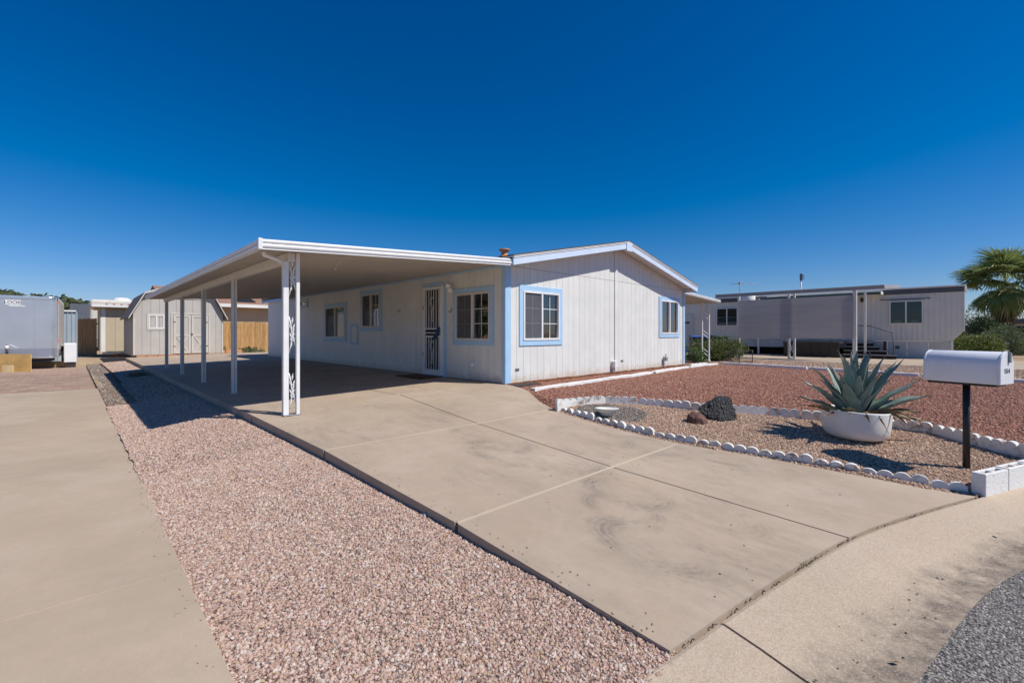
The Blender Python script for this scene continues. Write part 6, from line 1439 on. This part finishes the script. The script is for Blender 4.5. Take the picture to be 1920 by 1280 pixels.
# ------------------------------------------------------------------ small things on the ground
def tuft(name, c, n, h, mat, lab, seed, spread=.12):
    rn = random.Random(seed); vs, fs, tn = [], [], []
    for _ in range(n):
        a = rn.uniform(0, 6.28); b_ = Vector((c[0] + rn.gauss(0, spread * .4), c[1] + rn.gauss(0, spread * .4), c[2])); l_ = h * rn.uniform(.5, 1.1); d = Vector((math.cos(a), math.sin(a), 0)); s = Vector((-d.y, d.x, 0)) * h * .03; t1 = b_ + d * spread * rn.uniform(.1, .5) + Vector((0, 0, l_ * .7)); t2 = b_ + d * spread * rn.uniform(.5, 1.2) + Vector((0, 0, l_)); b0 = len(vs)
        vs += [tuple(b_ - s), tuple(b_ + s), tuple(t1 + s * .7), tuple(t1 - s * .7), tuple(t2)]; fs += [[b0, b0 + 1, b0 + 2, b0 + 3], [b0 + 3, b0 + 2, b0 + 4]]; tn += [rn.random()] * 5
    m = MB(); m.v = vs; m.f = fs; m.smooth = [False] * len(fs); o = m.build(name, mat, None, recalc=False); a_ = o.data.attributes.new('tone', 'FLOAT', 'POINT'); a_.data.foreach_set('value', tn); tag(o, lab, 'weed'); return o
tuft('dry_tuft', (-4.70, 10.3, strip_z(-4.7, 10.3)), 160, .17, 'grass_dry', 'dry grass tuft on the pink gravel in the carport shadow', 3, .30)
tuft('crack_weed', (-2.85, endy(-2.85) + .01, -.43), 26, .03, 'leaf_bright', 'tiny green weed in the joint between driveway and gutter', 4, .03)
vs, fs = [], []; rn = random.Random(5)
def pebble(mb, x, y, z, s):
    v = [Vector((rn.uniform(.7, 1.2) * a, rn.uniform(.7, 1.2) * b_, rn.uniform(.5, .8) * c)) * s for a, b_, c in ((1, 0, 0), (-1, 0, 0), (0, 1, 0), (0, -1, 0), (0, 0, 1), (0, 0, -.4))]
    mb.add([(x + p.x, y + p.y, z + p.z) for p in v], [(0, 2, 4), (2, 1, 4), (1, 3, 4), (3, 0, 4), (2, 0, 5), (1, 2, 5), (3, 1, 5), (0, 3, 5)])
gm = MB()
for _ in range(46): x = rn.uniform(-3.9, -.7); y = rn.uniform(-5.6, -3.2); pebble(gm, x, y, drive_z(x, y) + .002, rn.uniform(.003, .009))
for _ in range(420):
    i = rn.randrange(len(GBS)); b_ = GBS[i]
    if not (-4.2 < b_.x < -.4): continue
    t = rn.random(); b_ = b_.lerp(GBS[min(i + 1, len(GBS) - 1)], t); pebble(gm, b_.x + rn.gauss(0, .008), b_.y + .012 + rn.gauss(0, .010), -.434, rn.uniform(.004, .011))
for _ in range(380):
    i = rn.randrange(len(GBS)); b_ = GBS[i]
    if not (-4.6 < b_.x < .8): continue
    t = min(1.0, max(.2, rn.gauss(.78, .16))); p = b_ + GBN[i] * GW * t; z = -.435 - .055 * min(1, t / .75); pebble(gm, p.x + rn.gauss(0, .03), p.y + rn.gauss(0, .03), z + .003, rn.uniform(.002, .007))
sg = MB()
for _ in range(130):
    y = rn.uniform(-5.4, 1.5); x = lx(y) + abs(rn.gauss(0, .10)) + .01; pebble(sg, x, y, drive_z(x, y) + .003, rn.uniform(.004, .010))
for _ in range(170):
    y = rn.uniform(-5.2, 5); x = -5.60 - abs(rn.gauss(0, .06)); pebble(sg, x, y, nd_z(x, y) + .003, rn.uniform(.004, .010))
tag(sg.build('spilled_gravel', 'pink_stone', None), 'pink gravel stones spilled onto the edges of both driveways', 'gravel', kind='stuff')
tag(gm.build('loose_grit', 'pebble', None), 'loose dark grit scattered over the driveway end and gutter', 'grit', kind='stuff')
def litter(name, p, s, mat, lab, rot):
    m = MB(); m.add([(-s, 0, .004), (0, -s * .5, .0), (s, 0, .006), (0, s * .5, .010), (-s * .3, 0, s * .35)], [(0, 1, 4), (1, 2, 4), (2, 3, 4), (3, 0, 4)]); o = m.build(name, mat, None, recalc=False); o.location = p; o.rotation_euler = (.1, .2, rot); tag(o, lab, 'leaf')
p = pz0 = at(1873, 1023, 3.27); litter('fallen_leaf', (p.x, p.y, -.455), .022, 'leaf_yellow', 'small yellow leaf lying in the gutter', .6)
p = at(1679, 1241, 2.03); litter('fallen_leaf', (p.x, p.y, -.482), .026, 'leaf_brown', 'curled brown leaf near the asphalt edge', 2.0)
p = at(1306, 826, 5.55); litter('fallen_leaf', (p.x, p.y, lerp_tab(DR, p.y) + .012), .035, 'leaf_yellow', 'yellow leaf against the edging beside the driveway', 1.1)
gs = MB(); p = at(805, 1034, 3.35)
gs = rock_object('grey_chip', [Vector(v) for v in ((-.06, -.02, -.01), (.07, -.025, -.01), (.08, .02, -.01), (-.05, .025, -.01), (-.03, 0, .02), (.05, .0, .018))], 'grey_metal', 40, .004, 2, (p.x, p.y, strip_z(p.x, p.y) + .012)); tag(gs, 'flat grey stone chip lying on the pink gravel', 'stone')
